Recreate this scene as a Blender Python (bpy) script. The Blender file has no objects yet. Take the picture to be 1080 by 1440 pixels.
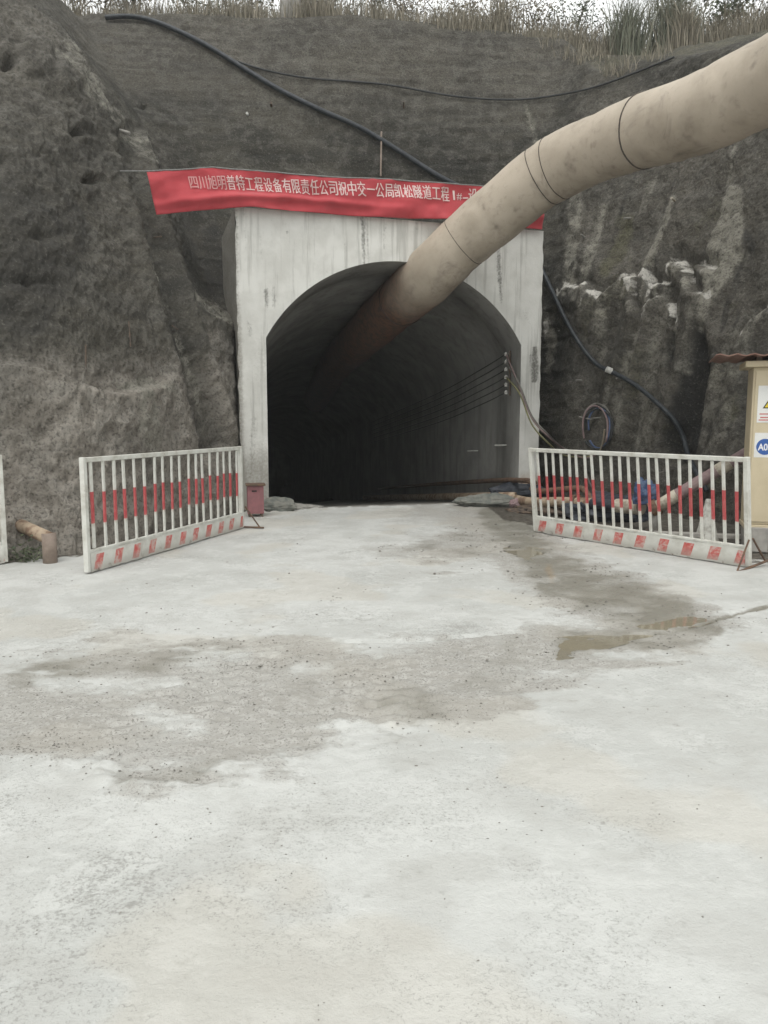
import bpy, bmesh, math, random
import numpy as np
from mathutils import Vector, Matrix, noise as mnoise
from mathutils.bvhtree import BVHTree

random.seed(7)
RNG = np.random.default_rng(11)
S = bpy.context.scene
COL = S.collection

# ------------------------------------------------------------------ camera
F = 1090.0                    # focal length in photo pixels (photo 1080 x 1440)
PITCH = math.radians(6.8)
CZ = 1.58
cd = bpy.data.cameras.new('camera')
cd.sensor_fit = 'VERTICAL'
cd.sensor_height = 36.0
cd.lens = 36.0 * F / 1440.0
cd.clip_start = 0.05
cd.clip_end = 600
cam = bpy.data.objects.new('camera', cd)
COL.objects.link(cam)
cam.location = (0, 0, CZ)
cam.rotation_euler = (math.pi / 2 - PITCH, 0, 0)
S.camera = cam

# ------------------------------------------------------------------ world, sun, exposure
SUN_EL, SUN_AZ = math.radians(62), math.radians(200)   # azimuth clockwise from +Y
w = bpy.data.worlds.new('World')
S.world = w
w.use_nodes = True
nt = w.node_tree
nt.nodes.clear()
sky = nt.nodes.new('ShaderNodeTexSky')
sky.sky_type = 'NISHITA'
sky.sun_disc = False
sky.sun_elevation = SUN_EL
sky.sun_rotation = SUN_AZ
sky.air_density = 1.0
sky.dust_density = 6.0
sky.ozone_density = 1.0
hs = nt.nodes.new('ShaderNodeHueSaturation')
hs.inputs['Saturation'].default_value = 0.10
bg = nt.nodes.new('ShaderNodeBackground')
bg.inputs['Strength'].default_value = 0.105
wo = nt.nodes.new('ShaderNodeOutputWorld')
nt.links.new(sky.outputs[0], hs.inputs['Color'])
ov = nt.nodes.new('ShaderNodeMix')        # an even overcast veil over the clear-sky model
ov.data_type = 'RGBA'
ov.inputs[0].default_value = 0.8
ov.inputs[7].default_value = (8.6, 8.75, 8.6, 1)
nt.links.new(hs.outputs[0], ov.inputs[6])
nt.links.new(ov.outputs[2], bg.inputs['Color'])
nt.links.new(bg.outputs[0], wo.inputs['Surface'])

sd = bpy.data.lights.new('sun', 'SUN')
sd.energy = 0.6
sd.angle = math.radians(25)
sd.color = (1.0, 0.97, 0.92)
sun = bpy.data.objects.new('sun', sd)
COL.objects.link(sun)
dvec = Vector((math.sin(SUN_AZ) * math.cos(SUN_EL), math.cos(SUN_AZ) * math.cos(SUN_EL), math.sin(SUN_EL)))
sun.rotation_euler = dvec.to_track_quat('Z', 'Y').to_euler()

S.view_settings.view_transform = 'Standard'
S.view_settings.look = 'None'
S.view_settings.exposure = 0.78
S.view_settings.gamma = 1.0
S.view_settings.use_curve_mapping = False
S.cycles.max_bounces = 4
S.cycles.diffuse_bounces = 4
S.cycles.glossy_bounces = 2
S.cycles.use_adaptive_sampling = True
S.cycles.adaptive_threshold = 0.02
S.cycles.use_denoising = True

# ------------------------------------------------------------------ measuring helpers
CP, SP = math.cos(PITCH), math.sin(PITCH)


def ray(px, py):
    u = (px - 540) / F
    v = (720 - py) / F
    return Vector((u, CP + v * SP, -SP + v * CP))


def at(px, py, Y):
    d = ray(px, py)
    k = Y / d.y
    return Vector((d.x * k, Y, CZ + d.z * k))


def gp(px, py, z=0.0):
    d = ray(px, py)
    k = (z - CZ) / d.z
    return Vector((d.x * k, d.y * k, z))


def project(P):
    x, y, z = P[..., 0], P[..., 1], P[..., 2] - CZ
    dep = np.maximum(y * CP - z * SP, 0.2)
    up = y * SP + z * CP
    return 540 + F * x / dep, 720 - F * up / dep


# portal frame: L is the foot of the facade's left edge, E runs along the facade, T into the tunnel
L = Vector((-2.5, 13.5, 0))
ALPHA = math.radians(17)
E = Vector((math.cos(ALPHA), math.sin(ALPHA), 0))
N = Vector((-math.sin(ALPHA), math.cos(ALPHA), 0))
TA = math.radians(12)
T = Vector((-math.sin(TA), math.cos(TA), 0))
SLOPE = -0.10


def face(px, py, off=0.0):
    """pixel to (a, z) on the facade plane pushed off metres towards the yard"""
    d = ray(px, py)
    o = Vector((0, 0, CZ)) - (L - N * off)
    k = -o.dot(N) / d.dot(N)
    p = Vector((0, 0, CZ)) + d * k - L
    return p.dot(E), p.z


def fpt(a, z, off=0.0):
    return L + E * a - N * off + Vector((0, 0, z))


# ------------------------------------------------------------------ noise
_perm = RNG.permutation(256).astype(np.int64)
_perm = np.concatenate([_perm, _perm, _perm])
_grad = RNG.normal(size=(256, 3))
_grad /= np.linalg.norm(_grad, axis=1)[:, None]


_gx, _gy, _gz = (np.ascontiguousarray(_grad[:, k]).astype(np.float32) for k in range(3))
_perm = _perm.astype(np.int32)


def pnoise(P):
    P = np.asarray(P, dtype=np.float32)
    fl = np.floor(P)
    f = P - fl
    i = fl.astype(np.int32) & 255
    fx, fy, fz = f[..., 0], f[..., 1], f[..., 2]
    u = f * f * f * (f * (f * 6 - 15) + 10)
    ux, uy, uz = u[..., 0], u[..., 1], u[..., 2]
    out = np.zeros(P.shape[:-1], dtype=np.float32)
    for dx in (0, 1):
        wx = ux if dx else 1 - ux
        hx = _perm[i[..., 0] + dx]
        for dy in (0, 1):
            wxy = wx * (uy if dy else 1 - uy)
            hy = _perm[hx + i[..., 1] + dy]
            for dz in (0, 1):
                h = _perm[hy + i[..., 2] + dz]
                out += wxy * (uz if dz else 1 - uz) * (_gx[h] * (fx - dx) + _gy[h] * (fy - dy) + _gz[h] * (fz - dz))
    return out


def fbm(P, octs=4, gain=0.5, lac=2.03):
    P = np.asarray(P, dtype=np.float32)
    a, s, o = 1.0, 0.0, np.zeros(P.shape[:-1])
    for k in range(octs):
        o += a * pnoise(P + 17.3 * k)
        P = P * lac
        a *= gain
    return o


def ridged(P, octs=4):
    P = np.asarray(P, dtype=np.float32)
    a, o = 1.0, np.zeros(P.shape[:-1])
    for k in range(octs):
        o += a * (1 - 2.2 * np.abs(pnoise(P + 9.1 * k)))
        P = P * 2.1
        a *= 0.5
    return o


def sstep(a, b, x):
    t = np.clip((x - a) / (b - a), 0, 1)
    return t * t * (3 - 2 * t)


def segdist(X, Y, pts):
    """distance to a polyline, minus its local half width; pts = (x, y, w)"""
    best = np.full(X.shape, 1e9)
    for (x0, y0, w0), (x1, y1, w1) in zip(pts[:-1], pts[1:]):
        dx, dy = x1 - x0, y1 - y0
        t = np.clip(((X - x0) * dx + (Y - y0) * dy) / (dx * dx + dy * dy + 1e-9), 0, 1)
        d = np.hypot(X - x0 - t * dx, Y - y0 - t * dy) - (w0 + t * (w1 - w0))
        best = np.minimum(best, d)
    return best


def polysd(X, Y, poly):
    """signed distance to a polygon, positive inside"""
    n = len(poly)
    best = np.full(X.shape, 1e9)
    ins = np.zeros(X.shape, dtype=bool)
    for i in range(n):
        x0, y0 = poly[i]
        x1, y1 = poly[(i + 1) % n]
        dx, dy = x1 - x0, y1 - y0
        t = np.clip(((X - x0) * dx + (Y - y0) * dy) / (dx * dx + dy * dy + 1e-9), 0, 1)
        best = np.minimum(best, np.hypot(X - x0 - t * dx, Y - y0 - t * dy))
        c = ((y0 > Y) != (y1 > Y)) & (X < (x1 - x0) * (Y - y0) / ((y1 - y0) if y1 != y0 else 1e-9) + x0)
        ins ^= c
    return np.where(ins, best, -best)


# ------------------------------------------------------------------ materials
class NB:
    """small node builder"""

    def __init__(self, name):
        self.m = bpy.data.materials.new(name)
        self.m.use_nodes = True
        self.t = self.m.node_tree
        self.b = self.t.nodes['Principled BSDF']
        self.tc = self.t.nodes.new('ShaderNodeTexCoord')

    def n(self, kind, **kw):
        x = self.t.nodes.new(kind)
        for k, v in kw.items():
            setattr(x, k, v)
        return x

    def put(self, sock, v):
        if hasattr(v, 'is_output'):
            self.t.links.new(v, sock)
        elif isinstance(v, (tuple, list)) and len(v) == 3 and sock.type == 'RGBA':
            sock.default_value = (*v, 1)
        else:
            sock.default_value = v

    def coord(self, scale=(1, 1, 1), which='Object'):
        mp = self.n('ShaderNodeMapping')
        self.t.links.new(self.tc.outputs[which], mp.inputs['Vector'])
        mp.inputs['Scale'].default_value = scale
        return mp.outputs[0]

    def noise(self, scale=1.0, detail=4, rough=0.55, vec=(1, 1, 1), dist=0.0, which='Object'):
        x = self.n('ShaderNodeTexNoise')
        self.t.links.new(self.coord(vec, which), x.inputs['Vector'])
        x.inputs['Scale'].default_value = scale
        x.inputs['Detail'].default_value = detail
        x.inputs['Roughness'].default_value = rough
        x.inputs['Distortion'].default_value = dist
        return x.outputs[0]

    def voronoi(self, scale, vec=(1, 1, 1), feature='F1'):
        x = self.n('ShaderNodeTexVoronoi', feature=feature)
        self.t.links.new(self.coord(vec), x.inputs['Vector'])
        x.inputs['Scale'].default_value = scale
        return x.outputs['Distance']

    def ramp(self, fac, a, b, lo=0.0, hi=1.0):
        x = self.n('ShaderNodeMapRange', interpolation_type='SMOOTHSTEP')
        self.put(x.inputs['Value'], fac)
        x.inputs['From Min'].default_value = a
        x.inputs['From Max'].default_value = b
        x.inputs['To Min'].default_value = lo
        x.inputs['To Max'].default_value = hi
        return x.outputs[0]

    def math(self, op, a, b=0.0):
        x = self.n('ShaderNodeMath', operation=op)
        self.put(x.inputs[0], a)
        self.put(x.inputs[1], b)
        return x.outputs[0]

    def mix(self, fac, a, b):
        x = self.n('ShaderNodeMix', data_type='RGBA')
        self.put(x.inputs[0], fac)
        self.put(x.inputs[6], a)
        self.put(x.inputs[7], b)
        return x.outputs[2]

    def attr(self, name, out='Fac'):
        x = self.n('ShaderNodeAttribute', attribute_name=name)
        return x.outputs[out]

    def sep(self, which='Object'):
        x = self.n('ShaderNodeSeparateXYZ')
        self.t.links.new(self.tc.outputs[which], x.inputs[0])
        return x.outputs

    def bump(self, h, strength=0.3, dist=0.02):
        x = self.n('ShaderNodeBump')
        x.inputs['Strength'].default_value = strength
        x.inputs['Distance'].default_value = dist
        self.put(x.inputs['Height'], h)
        self.t.links.new(x.outputs[0], self.b.inputs['Normal'])

    def out(self, col=None, rough=None, metal=None, spec=None):
        if col is not None:
            self.put(self.b.inputs['Base Color'], col)
        if rough is not None:
            self.put(self.b.inputs['Roughness'], rough)
        if metal is not None:
            self.put(self.b.inputs['Metallic'], metal)
        if spec is not None:
            self.put(self.b.inputs['Specular IOR Level'], spec)
        return self.m


def mat_simple(name, c1, c2, scale=8, rough=0.7, detail=5, bump=0.15, lo=0.35, hi=0.65, vec=(1, 1, 1), dist=0.004, metal=0):
    b = NB(name)
    f = b.noise(scale, detail, 0.6, vec)
    b.bump(b.noise(scale * 4, 4), bump, dist)
    return b.out(b.mix(b.ramp(f, lo, hi), c1, c2), rough, metal, 0.35)


def mat_cliff():
    b = NB('shotcrete')
    mid = b.attr('mid')
    fine = b.noise(26, 4, 0.75)
    warm = b.attr('warm')
    col = b.mix(b.ramp(b.attr('big'), 0.3, 0.7), (0.042, 0.040, 0.033), (0.073, 0.068, 0.055))
    col = b.mix(b.math('MULTIPLY', b.ramp(b.attr('strat'), 0.42, 0.7), 0.4), col, (0.040, 0.040, 0.037))
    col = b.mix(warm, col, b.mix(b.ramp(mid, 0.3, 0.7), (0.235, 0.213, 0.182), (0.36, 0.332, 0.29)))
    col = b.mix(b.math('MULTIPLY', b.ramp(mid, 0.5, 0.75), 0.35), col, (0.15, 0.142, 0.124))
    mm = b.math('SUBTRACT', b.math('ADD', b.math('MULTIPLY', mid, 0.6), b.math('MULTIPLY', fine, 0.4)), 0.5)
    col = b.mix(b.ramp(b.math('ADD', b.attr('dark'), b.math('MULTIPLY', mm, 0.6)), 0.25, 0.85), col, (0.024, 0.023, 0.021))
    col = b.mix(b.ramp(b.math('ADD', b.attr('moss'), b.math('MULTIPLY', mm, 0.9)), 0.3, 0.9, 0, 0.8), col, (0.105, 0.10, 0.062))
    lt = b.math('MULTIPLY', b.attr('pale'), b.math('ADD', 1.0, b.math('MULTIPLY', mm, 3.0)))
    col = b.mix(b.ramp(lt, 0.08, 0.85, 0, 0.9), col, (0.27, 0.258, 0.218))
    wh = b.math('MULTIPLY', b.attr('crust'), b.math('ADD', 1.0, b.math('MULTIPLY', mm, 3.2)))
    col = b.mix(b.ramp(wh, 0.12, 0.65, 0, 0.95), col, (0.62, 0.60, 0.55))
    col = b.mix(b.math('MULTIPLY', b.ramp(fine, 0.34, 0.52, 1, 0), 0.6), col, (0.028, 0.026, 0.023))
    col = b.mix(b.math('MULTIPLY', b.ramp(fine, 0.55, 0.70), b.ramp(warm, 0, 1, 0.34, 0.7)), col, (0.29, 0.272, 0.238))
    b.bump(fine, 1.0, 0.05)
    return b.out(col, b.ramp(b.attr('dark'), 0.2, 0.9, 0.93, 0.6), 0, 0.25)


def mat_ground():
    b = NB('concrete_yard')
    wet = b.attr('wet')
    f = b.attr('f')
    tan = b.attr('tan')
    big = b.attr('big')
    g = b.noise(13, 5, 0.68)
    fine = b.noise(60, 4, 0.75)
    gs = b.math('SUBTRACT', g, 0.5)
    fs_ = b.math('SUBTRACT', f, 0.5)
    mf = b.ramp(b.math('ADD', b.attr('mud'), b.math('MULTIPLY', gs, 1.1)), 0.25, 0.85)
    con = b.mix(b.ramp(big, 0.3, 0.7), (0.425, 0.43, 0.41), (0.475, 0.48, 0.46))
    con = b.mix(b.math('MULTIPLY', b.ramp(b.math('ADD', f, b.math('MULTIPLY', gs, 0.5)), 0.50, 0.76), 0.42), con, (0.385, 0.382, 0.36))
    con = b.mix(b.math('MULTIPLY', b.ramp(b.math('ADD', f, b.math('MULTIPLY', gs, 1.2)), 0.26, 0.44, 1, 0), 0.38), con, (0.53, 0.535, 0.515))
    con = b.mix(b.math('MULTIPLY', b.ramp(g, 0.58, 0.75), 0.5), con, (0.28, 0.28, 0.262))
    con = b.mix(b.math('MULTIPLY', b.ramp(tan, 0.60, 0.72), 0.3), con, (0.44, 0.405, 0.34))
    mu = b.mix(b.ramp(g, 0.35, 0.65), (0.30, 0.29, 0.263), (0.405, 0.396, 0.37))
    mu = b.mix(b.math('MULTIPLY', b.ramp(b.math('ADD', fine, b.math('MULTIPLY', gs, 0.35)), 0.52, 0.68), 0.8), mu, (0.155, 0.148, 0.132))
    mu = b.mix(b.math('MULTIPLY', b.ramp(tan, 0.50, 0.70), 0.4), mu, (0.345, 0.325, 0.285))
    col = b.mix(mf, con, mu)
    wf = b.ramp(b.math('ADD', wet, b.math('ADD', b.math('MULTIPLY', fs_, 0.7), b.math('MULTIPLY', gs, 0.5))), 0.2, 0.9)
    col = b.mix(b.math('MULTIPLY', wf, 0.8), col, (0.185, 0.175, 0.143))
    col = b.mix(b.ramp(b.attr('rust'), 0.3, 1.0, 0, 0.5), col, (0.30, 0.21, 0.115))
    # flaked and cracked crust
    crack = b.math('MULTIPLY', b.ramp(b.math('ABSOLUTE', gs), 0.0, 0.018, 1, 0), b.ramp(b.attr('flake'), 0.42, 0.58))
    crack = b.math('MULTIPLY', crack, b.ramp(fine, 0.40, 0.58))
    col = b.mix(b.math('MULTIPLY', crack, 0.5), col, (0.13, 0.125, 0.115))
    chips = b.ramp(b.math('ADD', fine, b.math('ADD', b.math('MULTIPLY', gs, 0.55), b.math('MULTIPLY', b.math('SUBTRACT', b.attr('flake'), 0.5), 0.45))), 0.64, 0.80)
    col = b.mix(b.math('MULTIPLY', chips, 0.5), col, (0.20, 0.197, 0.18))
    ef = b.ramp(b.math('ADD', b.attr('earth'), b.math('MULTIPLY', gs, 0.9)), 0.3, 0.8)
    col = b.mix(ef, col, b.mix(b.ramp(g, 0.4, 0.65), (0.065, 0.058, 0.048), (0.12, 0.108, 0.09)))
    rough = b.math('SUBTRACT', b.ramp(mf, 0, 1, 0.9, 0.78), b.math('MULTIPLY', wf, 0.46))
    h = b.math('ADD', b.math('MULTIPLY', g, 1.2), b.math('MULTIPLY', fine, b.ramp(mf, 0, 1, 0.30, 0.7)))
    b.bump(h, 0.5, 0.02)
    return b.out(col, rough, 0, 0.3)


def mat_portal():
    b = NB('whitewashed_concrete')
    f = b.noise(2.2, 6, 0.6)
    g = b.noise(24, 5, 0.65)
    st = b.noise(1.0, 5, 0.65, (9, 9, 0.5))
    col = b.mix(b.ramp(f, 0.35, 0.65), (0.53, 0.525, 0.49), (0.62, 0.615, 0.58))
    col = b.mix(b.math('MULTIPLY', b.ramp(st, 0.50, 0.66), 0.55), col, (0.30, 0.295, 0.27))
    dk = b.math('ADD', b.attr('stain'), b.math('MULTIPLY', b.math('SUBTRACT', g, 0.5), 1.3))
    col = b.mix(b.ramp(dk, 0.25, 1.05, 0, 0.85), col, (0.075, 0.071, 0.06))
    dirt = b.math('ADD', b.attr('dirt'), b.math('MULTIPLY', b.math('SUBTRACT', g, 0.5), 0.7))
    col = b.mix(b.ramp(dirt, 0.3, 0.95, 0, 0.75), col, (0.20, 0.185, 0.155))
    col = b.mix(b.ramp(b.attr('ochre'), 0.1, 1, 0, 0.75), col, (0.42, 0.27, 0.16))
    spk = b.ramp(b.noise(60, 3, 0.6), 0.68, 0.76)
    col = b.mix(b.math('MULTIPLY', spk, 0.5), col, (0.12, 0.115, 0.10))
    b.bump(b.math('ADD', f, b.math('MULTIPLY', g, 0.6)), 0.35, 0.02)
    return b.out(col, 0.88, 0, 0.25)


def mat_lining():
    b = NB('tunnel_lining_concrete')
    f = b.noise(1.2, 6, 0.6)
    st = b.noise(1.0, 5, 0.6, (5, 5, 0.6))
    col = b.mix(b.ramp(f, 0.35, 0.65), (0.25, 0.247, 0.232), (0.34, 0.336, 0.316))
    col = b.mix(b.math('MULTIPLY', b.ramp(st, 0.48, 0.66), 0.5), col, (0.17, 0.166, 0.153))
    b.bump(b.math('ADD', f, b.math('MULTIPLY', b.noise(18, 5), 0.4)), 0.4, 0.03)
    return b.out(col, 0.85, 0, 0.3)


def mat_fence(red_lo, red_hi, kick=False):
    b = NB('fence_paint_kick' if kick else 'fence_paint')
    xyz = b.sep()
    g = b.noise(20, 5, 0.65)
    g2 = b.noise(7, 4, 0.6)
    white = b.mix(b.ramp(g2, 0.35, 0.7), (0.62, 0.62, 0.575), (0.50, 0.49, 0.44))
    red = b.mix(b.ramp(g2, 0.3, 0.7), (0.40, 0.062, 0.068), (0.47, 0.09, 0.092))
    if kick:
        k = b.math('ADD', xyz[0], b.math('MULTIPLY', xyz[2], -0.35))
        fr = b.math('FRACT', b.math('DIVIDE', k, 0.33))
        blk = b.math('MULTIPLY', b.math('GREATER_THAN', fr, 0.24), b.math('LESS_THAN', fr, 0.64))
        zz = b.math('MULTIPLY', b.math('GREATER_THAN', xyz[2], 0.035), b.math('LESS_THAN', xyz[2], 0.19))
        blk = b.math('MULTIPLY', blk, zz)
        wear = b.ramp(b.noise(7, 6, 0.8, dist=0.3), 0.44, 0.66)
        fac = b.math('MULTIPLY', blk, b.math('SUBTRACT', 1.0, b.math('MULTIPLY', wear, 0.8)))
        col = b.mix(fac, white, b.mix(b.ramp(g, 0.4, 0.7), (0.50, 0.085, 0.075), (0.58, 0.20, 0.17)))
        rust = b.math('MULTIPLY', b.ramp(b.noise(9, 6, 0.7), 0.55, 0.68), b.ramp(xyz[2], 0.0, 0.10, 1, 0.12))
    else:
        e = b.math('MULTIPLY', b.math('SUBTRACT', g, 0.5), 0.012)
        z = b.math('ADD', xyz[2], e)
        fac = b.math('MULTIPLY', b.math('GREATER_THAN', z, red_lo), b.math('LESS_THAN', z, red_hi))
        fac = b.math('MULTIPLY', fac, b.ramp(g, 0.68, 0.78, 1, 0.35))
        col = b.mix(fac, white, red) if red_hi > red_lo else white
        rust = b.math('MULTIPLY', b.ramp(b.noise(16, 6, 0.7), 0.62, 0.74), 0.8)
    if kick:
        splash = b.math('MULTIPLY', b.ramp(b.math('ADD', xyz[2], b.math('MULTIPLY', b.math('SUBTRACT', g2, 0.5), 0.25)), 0.02, 0.13, 1, 0), 0.55)
        col = b.mix(splash, col, (0.30, 0.285, 0.25))
    else:
        col = b.mix(b.ramp(g2, 0.48, 0.72, 0, 0.35), col, (0.36, 0.34, 0.29))
    col = b.mix(rust, col, (0.115, 0.07, 0.045))
    b.bump(g, 0.1, 0.002)
    return b.out(col, 0.5, 0, 0.4)


def mat_duct():
    b = NB('duct_fabric')
    f = b.noise(1.6, 5, 0.55)
    g = b.noise(9, 5, 0.6, (1, 1, 1), 0.4)
    rust = b.attr('soot')
    col = b.mix(b.ramp(f, 0.35, 0.68), (0.44, 0.38, 0.305), (0.35, 0.30, 0.235))
    col = b.mix(b.math('MULTIPLY', b.ramp(g, 0.52, 0.75), 0.22), col, (0.22, 0.185, 0.15))
    dk = b.ramp(b.noise(1.5, 6, 0.75, (1, 1, 1), 0.8), 0.56, 0.74)
    col = b.mix(b.math('MULTIPLY', dk, 0.55), col, (0.11, 0.095, 0.08))
    col = b.mix(b.ramp(b.math('ADD', b.attr('grime_shade'), b.math('MULTIPLY', b.math('SUBTRACT', g, 0.5), 0.9)), 0.25, 1.0, 0, 0.65), col, (0.15, 0.125, 0.10))
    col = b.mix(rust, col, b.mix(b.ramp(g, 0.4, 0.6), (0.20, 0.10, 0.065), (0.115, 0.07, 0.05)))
    b.bump(b.math('ADD', g, f), 0.25, 0.015)
    return b.out(col, 0.62, 0, 0.35)


def mat_banner():
    b = NB('banner_cloth')
    f = b.noise(3, 4, 0.5)
    g = b.noise(300, 2, 0.5)
    col = b.mix(b.ramp(f, 0.35, 0.7), (0.43, 0.058, 0.068), (0.37, 0.047, 0.056))
    b.bump(g, 0.12, 0.002)
    m = b.out(col, 0.75, 0, 0.2)
    b.b.inputs['Sheen Weight'].default_value = 0.25
    return m


def mat_letter():
    b = NB('banner_print')
    x = b.attr('fade')
    g = b.noise(14, 5, 0.6)
    fac = b.math('MULTIPLY', x, b.ramp(g, 0.3, 0.75, 0.75, 1.0))
    return b.out(b.mix(fac, (0.46, 0.14, 0.14), (0.68, 0.60, 0.57)), 0.7, 0, 0.2)


def mat_leaf(name, c1, c2):
    b = NB(name)
    col = b.mix(b.attr('tone'), c1, c2)
    m = b.out(col, 0.6, 0, 0.25)
    b.b.inputs['Subsurface Weight'].default_value = 0.0
    return m


M = {
    'cliff': mat_cliff(),
    'ground': mat_ground(),
    'portal': mat_portal(),
    'lining': mat_lining(),
    'bar': mat_fence(0.50, 0.83),
    'frame': mat_fence(9, 8),
    'kick': mat_fence(0, 0, True),
    'duct': mat_duct(),
    'seam': mat_simple('duct_seam', (0.05, 0.042, 0.035), (0.09, 0.075, 0.06), 20, 0.7),
    'banner': mat_banner(),
    'letter': mat_letter(),
    'rope': mat_simple('grey_rope', (0.16, 0.16, 0.15), (0.22, 0.22, 0.21), 30),
    'hose': mat_simple('black_hose', (0.018, 0.022, 0.026), (0.035, 0.04, 0.045), 12, 0.5),
    'wire': mat_simple('dark_cable', (0.022, 0.024, 0.024), (0.04, 0.042, 0.042), 12, 0.6),
    'rust': mat_simple('rusty_steel', (0.155, 0.095, 0.062), (0.085, 0.058, 0.043), 9, 0.8, 6, 0.4),
    'ochre_pipe': mat_simple('ochre_pipe', (0.36, 0.285, 0.205), (0.19, 0.125, 0.085), 7, 0.75, 6, 0.4, 0.42, 0.62),
    'cream_pipe': mat_simple('cream_pipe', (0.46, 0.42, 0.34), (0.25, 0.21, 0.165), 8, 0.7, 6, 0.3, 0.45, 0.68),
    'mauve_pipe': mat_simple('faded_mauve_pipe', (0.20, 0.135, 0.14), (0.28, 0.21, 0.20), 8, 0.75),
    'brown_pipe': mat_simple('dusty_brown_pipe', (0.19, 0.15, 0.12), (0.26, 0.21, 0.175), 8, 0.8),
    'grey_pipe': mat_simple('dusty_grey_pipe', (0.16, 0.155, 0.14), (0.26, 0.25, 0.225), 6, 0.8),
    'dark_steel': mat_simple('dark_steel', (0.06, 0.05, 0.042), (0.12, 0.085, 0.06), 14, 0.7),
    'pink': mat_simple('faded_pink_paint', (0.28, 0.12, 0.128), (0.22, 0.10, 0.105), 7, 0.65),
    'black': mat_simple('black_slot', (0.01, 0.01, 0.01), (0.02, 0.02, 0.02), 5),
    'sack': mat_simple('grey_green_sack', (0.11, 0.12, 0.108), (0.19, 0.188, 0.165), 8, 0.9, 6, 0.5, dist=0.01),
    'tarp': mat_simple('black_tarp', (0.02, 0.024, 0.032), (0.05, 0.055, 0.065), 6, 0.55, 5, 0.4, dist=0.01),
    'blue_cloth': mat_simple('blue_cloth', (0.03, 0.055, 0.12), (0.085, 0.115, 0.18), 9, 0.8, 5, 0.4, dist=0.01),
    'cone': mat_simple('dirty_white_plastic', (0.50, 0.50, 0.46), (0.28, 0.27, 0.24), 9, 0.6, 6, 0.2, 0.4, 0.66),
    'beige': mat_simple('beige_cabinet_paint', (0.53, 0.455, 0.315), (0.47, 0.40, 0.27), 3, 0.5, 5, 0.05, 0.4, 0.75),
    'paper': mat_simple('white_sign', (0.68, 0.68, 0.66), (0.60, 0.60, 0.58), 4, 0.5, 3, 0.0),
    'red_print': mat_simple('red_print', (0.45, 0.07, 0.06), (0.52, 0.12, 0.10), 9, 0.6),
    'yellow': mat_simple('yellow_print', (0.65, 0.50, 0.05), (0.6, 0.45, 0.04), 4, 0.5),
    'blue': mat_simple('blue_sticker', (0.03, 0.09, 0.30), (0.04, 0.11, 0.34), 4, 0.5),
    'white': mat_simple('white_print', (0.75, 0.75, 0.75), (0.7, 0.7, 0.7), 4, 0.5),
    'brown_sheet': mat_simple('brown_roof_sheet', (0.16, 0.085, 0.065), (0.24, 0.15, 0.12), 5, 0.7),
    'plinth': mat_simple('weathered_plinth', (0.24, 0.23, 0.21), (0.35, 0.335, 0.305), 5, 0.9),
    'yg': mat_simple('yellow_green_cable', (0.23, 0.215, 0.10), (0.14, 0.135, 0.07), 8, 0.55),
    'bc': mat_simple('blue_cable', (0.07, 0.10, 0.19), (0.05, 0.08, 0.15), 8, 0.55),
    'pc': mat_simple('mauve_cable', (0.17, 0.12, 0.12), (0.22, 0.16, 0.15), 8, 0.55),
    'gc': mat_simple('grey_cable', (0.10, 0.095, 0.085), (0.17, 0.16, 0.14), 8, 0.6),
    'ceramic': mat_simple('white_ceramic', (0.55, 0.55, 0.52), (0.40, 0.39, 0.36), 20, 0.35),
    'stone': mat_simple('mud_crumb', (0.27, 0.26, 0.235), (0.15, 0.143, 0.127), 2.0, 0.9),
    'bark': mat_simple('twig_bark', (0.10, 0.085, 0.065), (0.16, 0.14, 0.11), 14, 0.9),
    'leaf': mat_leaf('shrub_leaf', (0.06, 0.078, 0.048), (0.15, 0.165, 0.105)),
    'leaf_dry': mat_leaf('dry_leaf', (0.16, 0.125, 0.085), (0.24, 0.21, 0.14)),
    'grass': mat_leaf('dry_grass', (0.13, 0.12, 0.09), (0.27, 0.24, 0.185)),
    'reed': mat_leaf('reed_blade', (0.10, 0.115, 0.08), (0.22, 0.215, 0.165)),
}


def mat_water():
    b = NB('muddy_water')
    col = b.mix(b.ramp(b.noise(2, 3), 0.3, 0.7), (0.33, 0.29, 0.20), (0.29, 0.26, 0.195))
    b.bump(b.noise(9, 2), 0.03, 0.01)
    b.b.inputs['Alpha'].default_value = 0.62
    return b.out(col, 0.06, 0, 0.6)


M['water'] = mat_water()

# ------------------------------------------------------------------ object helpers


def link(name, me, mat, parent=None, smooth=False):
    o = bpy.data.objects.new(name, me)
    COL.objects.link(o)
    if mat is not None and not me.materials:
        me.materials.append(M[mat] if isinstance(mat, str) else mat)
    if smooth:
        me.polygons.foreach_set('use_smooth', np.ones(len(me.polygons), dtype=bool))
    if parent is not None:
        o.parent = parent
    return o


def tag(o, label=None, cat=None, group=None, kind=None):
    for k, v in (('label', label), ('category', cat), ('group', group), ('kind', kind)):
        if v:
            o[k] = v
    return o


def thing(name, label, cat, loc=(0, 0, 0), rot=(0, 0, 0), group=None):
    o = bpy.data.objects.new(name, None)
    o.empty_display_size = 0.1
    COL.objects.link(o)
    o.location = loc
    o.rotation_euler = rot
    return tag(o, label, cat, group)


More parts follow.
